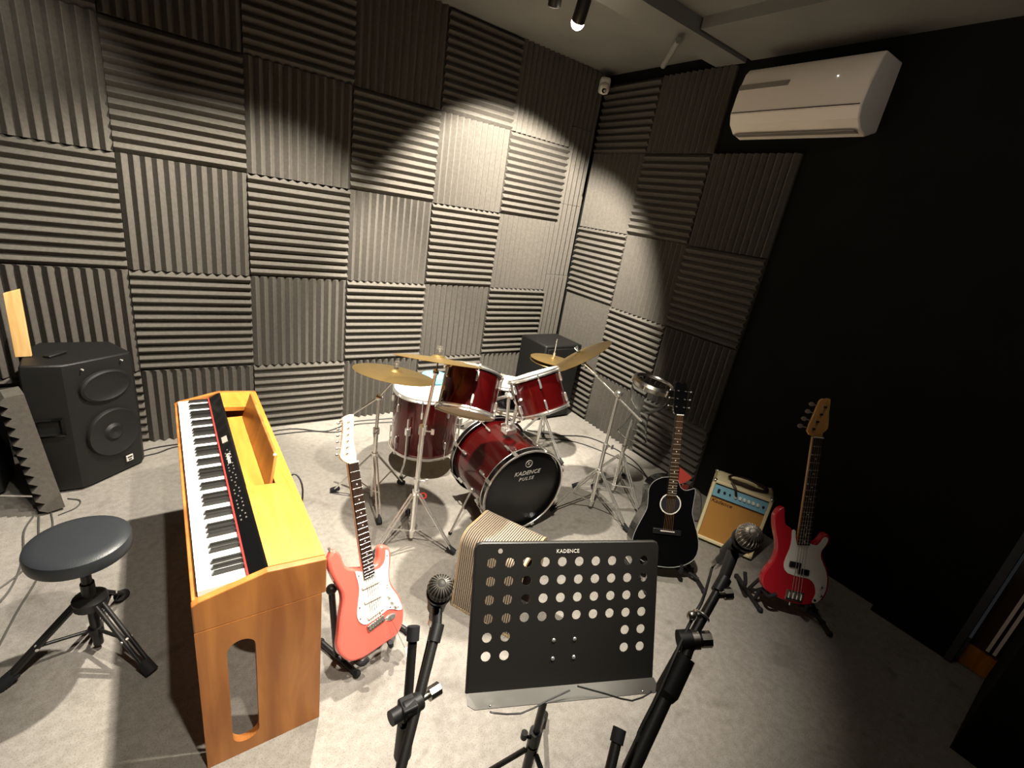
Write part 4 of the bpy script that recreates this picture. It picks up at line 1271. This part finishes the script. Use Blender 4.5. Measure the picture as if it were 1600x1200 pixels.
# instrument lead coiled on the amplifier
ld = []
for k in range(31):
    a = 2 * math.pi * k / 14
    r1, r2 = 0.108 + 0.006 * math.sin(k * 1.7), 0.062 + 0.005 * math.cos(k * 2.1)
    ld.append(lw(mM, 0.02 + r1 * math.cos(a), HH + 0.010 + 0.006 * (k / 30), -0.095 + r2 * math.sin(a)))
ld += [lw(mM, -0.06, HH + 0.02, -0.02), lw(mM, -0.04, HH - 0.005, 0.012), lw(mM, -0.03, HH - 0.03, 0.014), lw(mM, -0.022, 0.345, 0.010)]
single('instrument_lead', MB().tube(ld, 0.0075, 8, 3), BROWN, 'dark brown lead coiled on top of the cream amplifier', 'cable', lw(mM, 0, HH + 0.01, -0.1))
# grey cloth bag beside the amplifier
bag = MB()
bp0 = [(-0.10, 0.0), (0.10, 0.0), (0.115, 0.08), (0.09, 0.20), (0.05, 0.275), (-0.02, 0.29), (-0.09, 0.24), (-0.115, 0.10)]
Mbg = upright(2.83, -2.03, 0.004, -150, 6, 0)
bp0 = [(x * 0.72, y * 0.68) for x, y in bp0]
bag.prism(smooth_outline(bp0, 3), -0.07, 0.0, Mbg)
o = single('cloth_bag', bag, GREYBAG, 'crumpled grey cloth bag between the acoustic guitar and amplifier', 'bag', (2.83, -2.03, 0), bevel=0.02, angle=60)

# ------------------------------------------------------------------ ribbed box
bx = thing('ribbed_stool', 'ribbed tunnel-shaped box seat with rounded corners behind the music stand', 'stool', (1.28, -2.06, 0))
ax_ = Vector((0.455, -0.890, 0)).normalized()        # along the tunnel, towards the camera side
wx = Vector((0.890, 0.455, 0)).normalized()          # across, away from the camera
o0 = Vector((1.107, -1.985, 0))
BW, BH, BL, RC = 0.245, 0.40, 0.30, 0.055
path = []


def arcp(cx, cz, a0, a1, k=7):
    return [(cx + RC * math.cos(R(a0 + (a1 - a0) * i / k)), cz + RC * math.sin(R(a0 + (a1 - a0) * i / k))) for i in range(k + 1)]


path = [(0.0, 0.0)] + [(0.0, BH - RC)] + arcp(RC, BH - RC, 180, 90)[1:] + arcp(BW - RC, BH - RC, 90, 0) + [(BW, 0.0)]


def sweep(path, t0, t1, lo, hi):
    """wall of the tunnel between lengths t0 and t1, inner offset lo, outer offset hi"""
    n = len(path)
    nor = []
    for i in range(n):
        a, b = Vector(path[max(i - 1, 0)]), Vector(path[min(i + 1, n - 1)])
        d = (b - a).normalized()
        nor.append(Vector((-d.y, d.x)))
    vs = []
    for t in (t0, t1):
        for off in (lo, hi):
            for p, n_ in zip(path, nor):
                q_ = Vector(p) + n_ * off
                vs.append(o0 + wx * q_.x + ax_ * t + Vector((0, 0, max(q_.y, 0.002))))
    fs = []
    for i in range(n - 1):
        A, B, C_, D_ = i, n + i, 2 * n + i, 3 * n + i
        fs += [(B, B + 1, D_ + 1, D_), (A, C_, C_ + 1, A + 1), (A, A + 1, B + 1, B), (C_, D_, D_ + 1, C_ + 1)]
    fs += [(0, n, 3 * n, 2 * n), (n - 1, 3 * n - 1, 4 * n - 1, 2 * n - 1)]
    return vs, fs


import bmesh as _bm


def fixn(o):
    b_ = _bm.new()
    b_.from_mesh(o.data)
    _bm.ops.recalc_face_normals(b_, faces=b_.faces)
    b_.to_mesh(o.data)
    b_.free()


shell = part('shell', MB().add(*sweep(path, 0, BL, -0.018, 0.0)), RIBD, bx, angle=30)
fixn(shell)
NR = 30
for k in range(NR):
    t0 = BL * (k + 0.24) / NR
    t1 = BL * (k + 0.76) / NR
    fixn(part('rib', MB().add(*sweep(path, t0, t1, -0.001, 0.004)), RIB, shell, angle=30))
for t0, t1 in ((-0.003, 0.001), (BL - 0.001, BL + 0.003)):
    fixn(part('edge_band', MB().add(*sweep(path, t0, t1, -0.018, 0.005)), RIBEDGE, bx, angle=30))
fixn(part('bottom_edge', MB().box((0, 0, 0.006), (0.022, BL, 0.010), Matrix.Translation(o0 + ax_ * BL / 2 + wx * 0.008) @ Matrix.Rotation(math.atan2(ax_.y, ax_.x) - R(90), 4, 'Z')), RIBEDGE, bx))
fixn(part('inner_panel', MB().box((0, 0, 0.19), (0.20, 0.012, 0.37), Matrix.Translation(o0 + ax_ * (BL - 0.10) + wx * BW / 2) @ Matrix.Rotation(math.atan2(wx.y, wx.x), 4, 'Z')), ACD, bx))

# ------------------------------------------------------------------ music stand
zc = Vector((-0.362, -0.843, 0.398)).normalized()
xc = Vector((0, 0, 1)).cross(zc).normalized()
yc = zc.cross(xc)
uM = Matrix((xc, yc, zc)).transposed().to_4x4()
uM.translation = Vector((0.909, -2.827, 0.606))
ms = thing('music_stand', 'black music stand with a perforated desk in the foreground', 'music stand', (0.935, -2.757, 0))
MSW, MSH, CP, RP = 0.50, 0.36, 0.0468, 0.0455
gx0 = -5 * CP
gy1 = MSH - 0.0235
desk = MB()
TH = 0.0016


def quad2(x0, y0, x1, y1):
    for z in (0, -TH):
        vs = [(x0, y0, z), (x1, y0, z), (x1, y1, z), (x0, y1, z)]
        desk.add(vs, [(0, 1, 2, 3) if z == 0 else (3, 2, 1, 0)], uM)


for r in range(6):
    for c in range(10):
        x0, y1 = gx0 + c * CP, gy1 - r * RP
        x1, y0 = x0 + CP, y1 - RP
        if r < 4 or c in (0, 1, 8, 9):
            n = 16
            cxx, cyy, rr = (x0 + x1) / 2, (y0 + y1) / 2, 0.0122
            for z in (0, -TH):
                inn = [(cxx + rr * math.cos(2 * math.pi * k / n), cyy + rr * math.sin(2 * math.pi * k / n), z) for k in range(n)]
                out = []
                for k in range(n):
                    dx, dy = math.cos(2 * math.pi * k / n), math.sin(2 * math.pi * k / n)
                    s = max(abs(dx), abs(dy))
                    out.append((cxx + dx / s * CP / 2, cyy + dy / s * RP / 2, z))
                fs = [(k, n + k, n + (k + 1) % n, (k + 1) % n) for k in range(n)]
                desk.add(inn + out, fs if z == 0 else [f[::-1] for f in fs], uM)
            w1 = [(cxx + rr * math.cos(2 * math.pi * k / n), cyy + rr * math.sin(2 * math.pi * k / n), z) for z in (0, -TH) for k in range(n)]
            desk.add(w1, [(k, (k + 1) % n, n + (k + 1) % n, n + k) for k in range(n)], uM)
        else:
            quad2(x0, y0, x1, y1)
gyb = gy1 - 6 * RP
quad2(-MSW / 2, 0, MSW / 2, gyb)
quad2(-MSW / 2, gyb, gx0, gy1)
quad2(gx0 + 10 * CP, gyb, MSW / 2, gy1)
ctop = []
for a in range(0, 91, 15):
    ctop.append((MSW / 2 - 0.014 + 0.014 * math.sin(R(a)) * 1.0, 0))
for z in (0, -TH):
    vs = [(-MSW / 2, gy1, z), (MSW / 2, gy1, z), (MSW / 2, MSH - 0.012, z), (MSW / 2 - 0.0035, MSH - 0.0035, z), (MSW / 2 - 0.012, MSH, z), (-MSW / 2 + 0.012, MSH, z), (-MSW / 2 + 0.0035, MSH - 0.0035, z), (-MSW / 2, MSH - 0.012, z)]
    f = list(range(8))
    desk.add(vs, [f if z == 0 else f[::-1]], uM)
dk = part('desk', desk, BLACKM, ms, smooth=False)
part('folded_rim', MB().tube([lw(uM, -MSW / 2, 0.0, -0.006), lw(uM, -MSW / 2, MSH - 0.012, -0.006), lw(uM, -MSW / 2 + 0.004, MSH - 0.003, -0.006), lw(uM, -MSW / 2 + 0.012, MSH, -0.006),
                              lw(uM, MSW / 2 - 0.012, MSH, -0.006), lw(uM, MSW / 2 - 0.004, MSH - 0.003, -0.006), lw(uM, MSW / 2, MSH - 0.012, -0.006), lw(uM, MSW / 2, 0.0, -0.006)], 0.0058, 8, 1), BLACKM, ms)
part('printed_name', text_mb('KADENCE', 0.0135, uM @ Matrix.Translation((-0.010, MSH - 0.0195, 0.0006)), 0.0004, 0, 1.05), PRINT, dk)
part('sticker_dot', MB().cyl((-0.19, MSH - 0.017, 0), (-0.19, MSH - 0.017, 0.0008), 0.006, seg=16, M=uM), ACD, dk)
for x in (-0.035, 0.022):
    for y in (0.116, 0.070):
        part('rivet', MB().ball((x, y, 0.0005), 0.0052, 12, 8, uM, (1, 1, 0.5)), CHROME, dk)
led = MB()
for z in (0,):
    P = [(-MSW / 2 - 0.004, 0.0), (MSW / 2 + 0.006, 0.0), (MSW / 2 + 0.006, 0.032), (MSW / 2 - 0.004, 0.042), (-MSW / 2 + 0.012, 0.042), (-MSW / 2 - 0.004, 0.030)]
    Mled = uM @ Matrix(((1, 0, 0, 0), (0, 0.30, -0.954, 0), (0, 0.954, 0.30, 0), (0, 0, 0, 1)))
    led.prism(P, -0.0018, 0.0, uM @ Matrix.Rotation(R(112), 4, 'X'))
ledge = part('ledge', led, SATIN, ms, smooth=False)
Mz = uM @ Matrix.Rotation(R(112), 4, 'X')
part('ledge_rivet', MB().ball((-0.20, 0.036, -0.002), 0.003, 8, 6, Mz), STEEL, ledge)
part('ledge_rivet', MB().ball((0.205, 0.036, -0.002), 0.003, 8, 6, Mz), STEEL, ledge)
part('page_holder', MB().tube([lw(uM, 0.225, -0.010, 0.038), lw(uM, 0.222, -0.012, 0.042), lw(uM, 0.17, -0.026, 0.044), lw(uM, 0.10, -0.004, 0.044), lw(uM, 0.02, 0.020, 0.040)], 0.0022, 8, 2), BLACKM, ms)
part('page_holder', MB().tube([lw(uM, -0.20, -0.022, 0.038), lw(uM, -0.19, -0.024, 0.042), lw(uM, -0.125, -0.030, 0.044), lw(uM, -0.06, -0.006, 0.044), lw(uM, 0.0, 0.012, 0.040)], 0.0022, 8, 2), BLACKM, ms)
pk = Vector((0.937, -2.755, 0))
part('lower_tube', MB().cyl(pk + Vector((0, 0, 0.05)), pk + Vector((0, 0, 0.30)), 0.015, seg=16), BLACKM, ms)
part('upper_tube', MB().cyl(pk + Vector((0, 0, 0.28)), pk + Vector((0, 0, 0.675)), 0.011, seg=16), BLACKM, ms)
part('clamp_collar', MB().cyl(pk + Vector((0, 0, 0.265)), pk + Vector((0, 0, 0.315)), 0.019, seg=16), BLACK, ms)
part('clamp_knob', MB().cyl(pk + Vector((-0.018, 0, 0.30)), pk + Vector((-0.040, 0.012, 0.31)), 0.005).cyl(pk + Vector((-0.036, 0.010, 0.30)), pk + Vector((-0.036, 0.010, 0.322)), 0.010), BLACK, ms)
part('desk_bracket', MB().box((-0.006, 0.093, -0.016), (0.08, 0.075, 0.028), uM), BLACKM, ms, bevel=0.003)
tripod(ms, pk.x, pk.y, 0.235, 0.27, 35, BLACKM, 0.008, 0.018, False)


# ------------------------------------------------------------------ microphones
def microphone(label, tip, d, m_grille, holder_clip=True):
    """ball-head vocal microphone, head at tip, d = direction the head points"""
    M = axis_matrix(tip, d)
    t = thing('microphone', label, 'microphone', M=M, group='vocal microphones')
    g = part('grille', MB().lathe([(0.0205, -0.018), (0.0245, -0.010), (0.0255, 0.0), (0.0245, 0.010), (0.021, 0.018), (0.014, 0.0235), (0, 0.0255)], 26), m_grille, t, local=True)
    wire = MB()
    for k in range(11):
        z = -0.016 + 0.004 * k
        rr = 0.0257 * math.sqrt(max(0.02, 1 - (max(z, 0) / 0.0258) ** 2)) if z > 0 else 0.0255 - abs(z) * 0.22
        wire.torus(rr, 0.0008, z, 26, 4)
    for k in range(22):
        a = 2 * math.pi * k / 22
        wire.tube([(0.0208 * math.cos(a), 0.0208 * math.sin(a), -0.018), (0.0258 * math.cos(a), 0.0258 * math.sin(a), 0.0), (0.0213 * math.cos(a), 0.0213 * math.sin(a), 0.0182), (0.008 * math.cos(a), 0.008 * math.sin(a), 0.0255)], 0.0008, 4, 2)
    part('grille_wires', wire, CHROME if m_grille is MESH else WIRE, g, local=True, kind='stuff')
    part('band', MB().lathe([(0.022, -0.030), (0.0262, -0.026), (0.0262, -0.018), (0.022, -0.014)], 28), BLACK, t, local=True)
    part('body', MB().lathe([(0, -0.165), (0.0105, -0.165), (0.0115, -0.14), (0.017, -0.045), (0.0225, -0.030), (0.020, -0.02)], 26), BLACK, t, local=True)
    part('switch', MB().box((0.0165, 0, -0.075), (0.006, 0.006, 0.014)), ACD, t, local=True)
    part('connector', MB().lathe([(0.009, -0.165), (0.010, -0.168), (0.010, -0.205), (0.006, -0.215), (0, -0.215)], 18), STEEL, t, local=True)
    return t, M


def DP(u, v, t):
    """point at distance t along the sight line of image point (u, v): used once to set real positions"""
    d = CR @ Vector(((u - 800) / 735, -(v - 600) / 735, -1))
    return Vector((0.162, -3.36, 1.716)) + d.normalized() * t


def behind(u, v, p, L):
    """point on the sight line of (u, v) that lies beyond p at distance L from it"""
    t = (p - Vector((0.162, -3.36, 1.716))).length
    best = min((abs((DP(u, v, t + 0.002 * k) - p).length - L), k) for k in range(0, 150))
    return DP(u, v, t + 0.002 * best[1])


# microphone stand in front of the red guitar
J = DP(637, 1106, 1.035)
m1 = thing('microphone_stand', 'black folded boom microphone stand in front of the coral guitar', 'microphone stand', (J.x, J.y, 0), group='microphone stands')
part('lower_tube', MB().cyl((J.x, J.y, 0.04), (J.x, J.y, J.z - 0.05), 0.0105, seg=16), BLACKM, m1)
part('clutch_grip', MB().cyl((J.x, J.y, J.z - 0.125), (J.x, J.y, J.z - 0.035), 0.0165, 0.0155, seg=18).cyl((J.x, J.y, J.z - 0.14), (J.x, J.y, J.z - 0.125), 0.0115, 0.0165, seg=18), BLACK, m1)
tp = DP(646, 982, 1.00)
part('boom_tail', MB().cyl(J + Vector((0, 0, -0.03)), tp, 0.0085, seg=14), BLACKM, m1)
part('tail_cap', MB().cyl(tp - (tp - J).normalized() * 0.02, tp + (tp - J).normalized() * 0.004, 0.0118, seg=14), RUBBER, m1)
k1, k0 = DP(682, 985, 1.05), DP(620, 1225, 1.05)
part('boom_arm', MB().cyl(k0, k1, 0.0092, seg=14), BLACKM, m1)
jb = k0.lerp(k1, 0.50)
part('swivel', MB().cyl(J - (jb - J).normalized() * 0.012, jb + (jb - J).normalized() * 0.006, 0.016, seg=16).box(J, (0.03, 0.03, 0.03)), BLACK, m1, bevel=0.003)
dd = (jb - J).normalized()
part('swivel_knob', MB().cyl(J - dd * 0.012, J - dd * 0.034, 0.013, seg=14), BLACK, m1)
part('swivel_knob', MB().cyl(jb + dd * 0.004, jb + dd * 0.028, 0.006, seg=12).cyl(jb + dd * 0.022, jb + dd * 0.045, 0.0125, seg=8), STEEL, m1)
h1 = DP(688, 919, 1.03)
dm1 = (h1 - behind(677, 965, h1, 0.17)).normalized()
mic1, MM1 = microphone('dark ball-head microphone on the folded stand by the coral guitar', h1, dm1, MESHD)
cl = MM1 @ Vector((0, 0, -0.07))
part('microphone_clip', MB().cyl(k1 - (k1 - k0).normalized() * 0.02, k1 + (k1 - k0).normalized() * 0.012, 0.0125, seg=14).cyl(k1, cl, 0.009, 0.012, seg=12).cyl(MM1 @ Vector((0, 0, -0.10)), MM1 @ Vector((0, 0, -0.05)), 0.019, 0.021, seg=18), BLACK, m1)
tripod(m1, J.x, J.y, 0.22, 0.30, 80, BLACKM, 0.008, 0.018, False)
# microphone stand at the right of the music stand
J2 = DP(1078, 1000, 1.06)
m2 = thing('microphone_stand', 'black telescopic microphone stand right of the music stand', 'microphone stand', (J2.x - 0.03, J2.y, 0), group='microphone stands')
foot2 = Vector((J2.x - 0.055, J2.y - 0.012, 0.04))
g0, g1 = DP(1042, 1080, 1.055), DP(1070, 1025, 1.055)
lo2 = DP(985, 1202, 1.05)
part('lower_tube', MB().cyl(lo2, g0, 0.0145, seg=16).cyl(foot2, lo2, 0.0145, seg=16), BLACKM, m2)
part('clutch_grip', MB().cyl(g0, g1, 0.021, 0.019, seg=18).cyl(g0 - (g1 - g0).normalized() * 0.012, g0, 0.0165, 0.021, seg=18), BLACK, m2)
u2 = DP(1126, 915, 1.10)
part('boom_arm', MB().cyl(g1, J2, 0.0115, seg=14).cyl(J2, u2, 0.0088, seg=14), BLACKM, m2)
ex = CR @ Vector((1, 0.05, 0))
part('swivel_knob', MB().cyl(J2, J2 + ex * 0.015, 0.017, seg=18).cyl(J2 + ex * 0.020, J2 + ex * 0.038, 0.0145, seg=8), STEEL, m2)
part('swivel', MB().cyl(J2 - ex * 0.022, J2 + ex * 0.002, 0.019, seg=18).cyl(J2 + ex * 0.015, J2 + ex * 0.020, 0.012, seg=14), BLACK, m2)
e1, e2 = DP(1095, 962, 1.075), DP(1122, 928, 1.09)
part('cable_clip', MB().torus(0.014, 0.003, 0, 18, 6, axis_matrix(e1, (u2 - J2), (0, 0, 1))), CHROME, m2)
part('cable_clip', MB().ball(DP(1080, 962, 1.06), 0.009, 12, 8), STEEL, m2)
part('swivel_knob', MB().cyl(e2, e2 + ex * 0.016, 0.0085, seg=12).cyl(e2 + ex * 0.010, e2 + ex * 0.026, 0.0115, seg=8), STEEL, m2)
h2 = DP(1170, 838, 1.13)
mic2, MM2 = microphone('silver mesh ball-head microphone in front of the cream amplifier', h2, (h2 - behind(1116, 882, h2, 0.20)).normalized(), MESH)
cl2 = MM2 @ Vector((0, 0, -0.075))
part('microphone_clip', MB().cyl(u2 - (u2 - J2).normalized() * 0.015, u2 + (u2 - J2).normalized() * 0.018, 0.013, seg=14).cyl(u2, cl2, 0.010, 0.013, seg=12).cyl(MM2 @ Vector((0, 0, -0.115)), MM2 @ Vector((0, 0, -0.045)), 0.0185, 0.022, seg=18), BLACK, m2)
tripod(m2, foot2.x, foot2.y, 0.22, 0.30, -20, BLACKM, 0.008, 0.018, False)
b3, t3 = DP(945, 1235, 1.02), DP(967, 1142, 1.02)
part('boom_tail', MB().cyl(b3, t3, 0.0088, seg=14).cyl(b3, foot2.lerp(lo2, 0.75), 0.0088, seg=14), BLACKM, m2)
part('tail_cap', MB().cyl(t3 - (t3 - b3).normalized() * 0.018, t3 + (t3 - b3).normalized() * 0.004, 0.0115, seg=14), RUBBER, m2)

# ------------------------------------------------------------------ wall and ceiling fittings
SA0, SA1 = 1.42, 2.14
ac = thing('air_conditioner', 'beige split air conditioner mounted high on the dark right wall', 'air conditioner', rw(1.78, 2.36, 0))
pa = [(-0.05, 2.38), (0.05, 2.345), (0.13, 2.36), (0.185, 2.40), (0.205, 2.45), (0.195, 2.56), (0.165, 2.67), (0.14, 2.70), (-0.05, 2.70)]
q = MB()
n = len(pa)
vs = [rw(SA0, z, o_) for o_, z in pa] + [rw(SA1, z, o_) for o_, z in pa]
q.add(vs, [list(range(n)), list(range(n, 2 * n))[::-1]] + [(i, n + i, n + (i + 1) % n, (i + 1) % n) for i in range(n)])
fixn(part('housing', q, ACW, ac, bevel=0.008, angle=25))
fixn(part('air_louvre', wallbox(SA0 + 0.02, SA1 - 0.02, 2.352, 2.356, 0.06, 0.15), ACD, ac))
fixn(part('panel_gap', MB().add([rw(s, z, o_) for s in (SA0 + 0.01, SA1 - 0.01) for z, o_ in ((2.462, 0.204), (2.462, 0.2065), (2.458, 0.2068), (2.458, 0.204))],
                               [(0, 1, 2, 3), (7, 6, 5, 4), (0, 4, 5, 1), (1, 5, 6, 2), (2, 6, 7, 3), (3, 7, 4, 0)]), BROWN, ac))
fixn(part('trim_stripe', MB().add([rw(s, z, o_) for s in (SA0 + 0.004, SA0 + 0.30) for z, o_ in ((2.610, 0.179), (2.610, 0.187), (2.582, 0.195), (2.582, 0.187))],
                                 [(0, 1, 2, 3), (7, 6, 5, 4), (0, 4, 5, 1), (1, 5, 6, 2), (2, 6, 7, 3), (3, 7, 4, 0)]), ACD, ac))
part('status_light', MB().ball(rw(SA0 + 0.55, 2.60, 0.187), 0.0022), LED, ac)
cc = Vector((3.165, -0.085, 2.765))
cct = thing('security_camera', 'small white security camera fixed high in the back corner', 'camera', cc)
dcam = (Vector((1.2, -2.6, 0.6)) - cc).normalized()
Mcc = axis_matrix(cc, dcam, (0, 0, 1))
part('housing', MB().box((0, 0, 0.0), (0.115, 0.085, 0.075), axis_matrix(cc, Vector((dcam.x, dcam.y, 0)), (0, 0, 1))), WHITE, cct, bevel=0.02)
part('eyeball', MB().ball(cc + dcam * 0.03 - Vector((0, 0, 0.008)), 0.044, 20, 14), WHITE, cct)
part('lens', MB().lathe([(0.019, 0.070), (0.017, 0.077), (0.008, 0.074), (0, 0.073)], 20, axis_matrix(cc - Vector((0, 0, 0.008)), dcam, (0, 0, 1))), BLACKG, cct)
part('wall_plate', MB().box(cc + Vector((0.045, 0.045, 0)), (0.05, 0.05, 0.09), Matrix.Identity(4)), WHITE, cct, bevel=0.006)
single('cable_conduit', MB().cyl((3.170, -0.06, 2.70), (3.190, -0.04, 1.95), 0.006, seg=8), CABLEG, 'thin grey conduit running down the corner from the security camera', 'conduit', (3.18, -0.05, 1.95))

# track lights
pL, pD = DP(903, 34, 3.05), DP(866, 9, 3.08)
rd = Vector((pD.x - pL.x, pD.y - pL.y, 0)).normalized()
r0, r1 = pL - rd * 0.05, pL + rd * 1.1
r0.z = r1.z = H - 0.012
tr = thing('track_rail', 'black ceiling track rail above the drum kit', 'rail', (r0.x, r0.y, H - 0.02))
part('rail', MB().box((0, 0, 0), (1.15, 0.030, 0.022), Matrix.Translation((r0 + r1) / 2) @ Matrix.Rotation(math.atan2(rd.y, rd.x), 4, 'Z')), BLACKM, tr)


def can(label, c, aim, lit):
    c = Vector(c)
    d = (Vector(aim) - c).normalized()
    M = axis_matrix(c, d, (0, 0, 1))
    t = thing('track_spotlight', label, 'spotlight', M=M, group='ceiling track spotlights')
    part('housing', MB().lathe([(0, -0.11), (0.030, -0.11), (0.034, -0.10), (0.034, 0.0), (0.030, 0.0), (0.028, -0.02), (0, -0.02)], 28), BLACKM, t, local=True)
    part('lamp', MB().ball((0, 0, 0.004), 0.034, 20, 12) if lit else MB().lathe([(0, -0.012), (0.028, -0.014)], 24), LAMPE if lit else BLACKG, t, local=True)
    part('front_ring', MB().torus(0.032, 0.0025, 0.0, 28, 6), CHROME, t, local=True)
    up = Vector((c.x, c.y, H - 0.022)) - d * 0.05
    up.z = H - 0.022
    part('yoke', MB().cyl(c - d * 0.06, up, 0.006, seg=10).cyl(up, up + Vector((0, 0, 0.012)), 0.02, seg=14), BLACKM, t)
    return c, d


cL, dL = can('lit track spotlight glowing at the top of the picture', DP(903, 34, 3.05), (2.45, 0.0, 1.12), True)
can('unlit dark track spotlight left of the glowing one', DP(866, 9, 3.08), (2.6, -0.05, 1.0), False)
single('ceiling_tube', MB().cyl(DP(1036, 103, 3.75), DP(1060, 63, 3.45), 0.018, seg=14), CEIL, 'short dark grey tube hanging under the ceiling near the corner', 'pipe', DP(1048, 83, 3.6))


# ------------------------------------------------------------------ cables on the floor
def lay(label, pts, r=0.004, m=CABLE, group='cables lying on the floor'):
    P = [(x, y, r + 0.001 + (p[2] if len(p) > 2 else 0)) for p in pts for x, y in [(p[0], p[1])]]
    return single('floor_cable', MB().tube(P, r, 7, 5), m, label, 'cable', (P[0][0], P[0][1], 0), group)


lay('black cable along the foot of the back wall, left of the cymbals', [(0.45, -0.10), (0.80, -0.06), (1.00, -0.16), (1.12, -0.14), (1.25, -0.07), (1.60, -0.10)])
lay('second black cable looping on the floor behind the guitar headstock', [(0.55, -0.12), (0.90, -0.13), (1.08, -0.20), (1.20, -0.17), (1.28, -0.12), (1.55, -0.16)])
lay('black cable between the loudspeaker and the piano by the wall', [(-0.10, -0.14), (0.02, -0.09), (0.16, -0.08), (0.36, -0.10)])
lay('second thin cable between the loudspeaker and the piano', [(-0.08, -0.19), (0.04, -0.16), (0.14, -0.11), (0.36, -0.13)])
lay('grey cable hanging from the foam offcut to the floor', [(-0.44, -0.63), (-0.455, -0.75), (-0.43, -0.95), (-0.44, -1.15), (-0.50, -1.30)], 0.004, CABLEG)
lay('grey cable passing under the round stool towards us', [(-0.42, -0.64), (-0.40, -0.80), (-0.36, -1.05), (-0.40, -1.30), (-0.44, -1.60)], 0.004, CABLEG)
lay('thin grey cable at the left edge beside the stool', [(-0.38, -0.62), (-0.36, -0.78), (-0.40, -1.00), (-0.50, -1.15), (-0.62, -1.22)], 0.0035, CABLEG)
lay('thin cable looped beside the foam offcut and loudspeaker', [(-0.33, -0.52), (-0.28, -0.56), (-0.29, -0.62), (-0.35, -0.66)], 0.003, CABLEG)
lay('black cable between the hi-hat and the right wall', [(2.55, -0.62), (2.75, -0.78), (3.02, -0.92), (3.10, -1.30), (2.98, -1.60), (2.86, -1.85)], 0.0045)
lay('second black cable curling near the right wall', [(2.50, -0.75), (2.80, -0.90), (2.95, -1.15), (3.02, -1.45), (2.90, -1.75)], 0.004)
e = MM1 @ Vector((0, 0, -0.215))
single('microphone_cable', MB().tube([e, e - MM1.to_3x3() @ Vector((0, 0, 0.03)), (J.x + 0.06, J.y + 0.10, 0.40), (J.x + 0.16, J.y + 0.06, 0.02), (J.x + 0.10, J.y - 0.02, 0.006), (J.x - 0.05, J.y + 0.03, 0.006), (J.x - 0.2, J.y - 0.1, 0.006)], 0.003, 7, 6), CABLE,
       'thin black cable dropping from the left microphone to the floor', 'cable', (J.x, J.y, 0))
e = MM2 @ Vector((0, 0, -0.215))
single('microphone_cable', MB().tube([e, DP(1098, 935, 1.12), DP(1082, 965, 1.07), DP(1058, 1015, 1.03), DP(1030, 1080, 1.02), DP(1000, 1140, 1.02), DP(975, 1200, 1.03), (foot2.x - 0.03, foot2.y + 0.05, 0.10), (foot2.x - 0.1, foot2.y + 0.12, 0.006)], 0.0032, 7, 6), CABLE,
       'black cable hanging from the right microphone along its stand', 'cable', (foot2.x, foot2.y, 0))
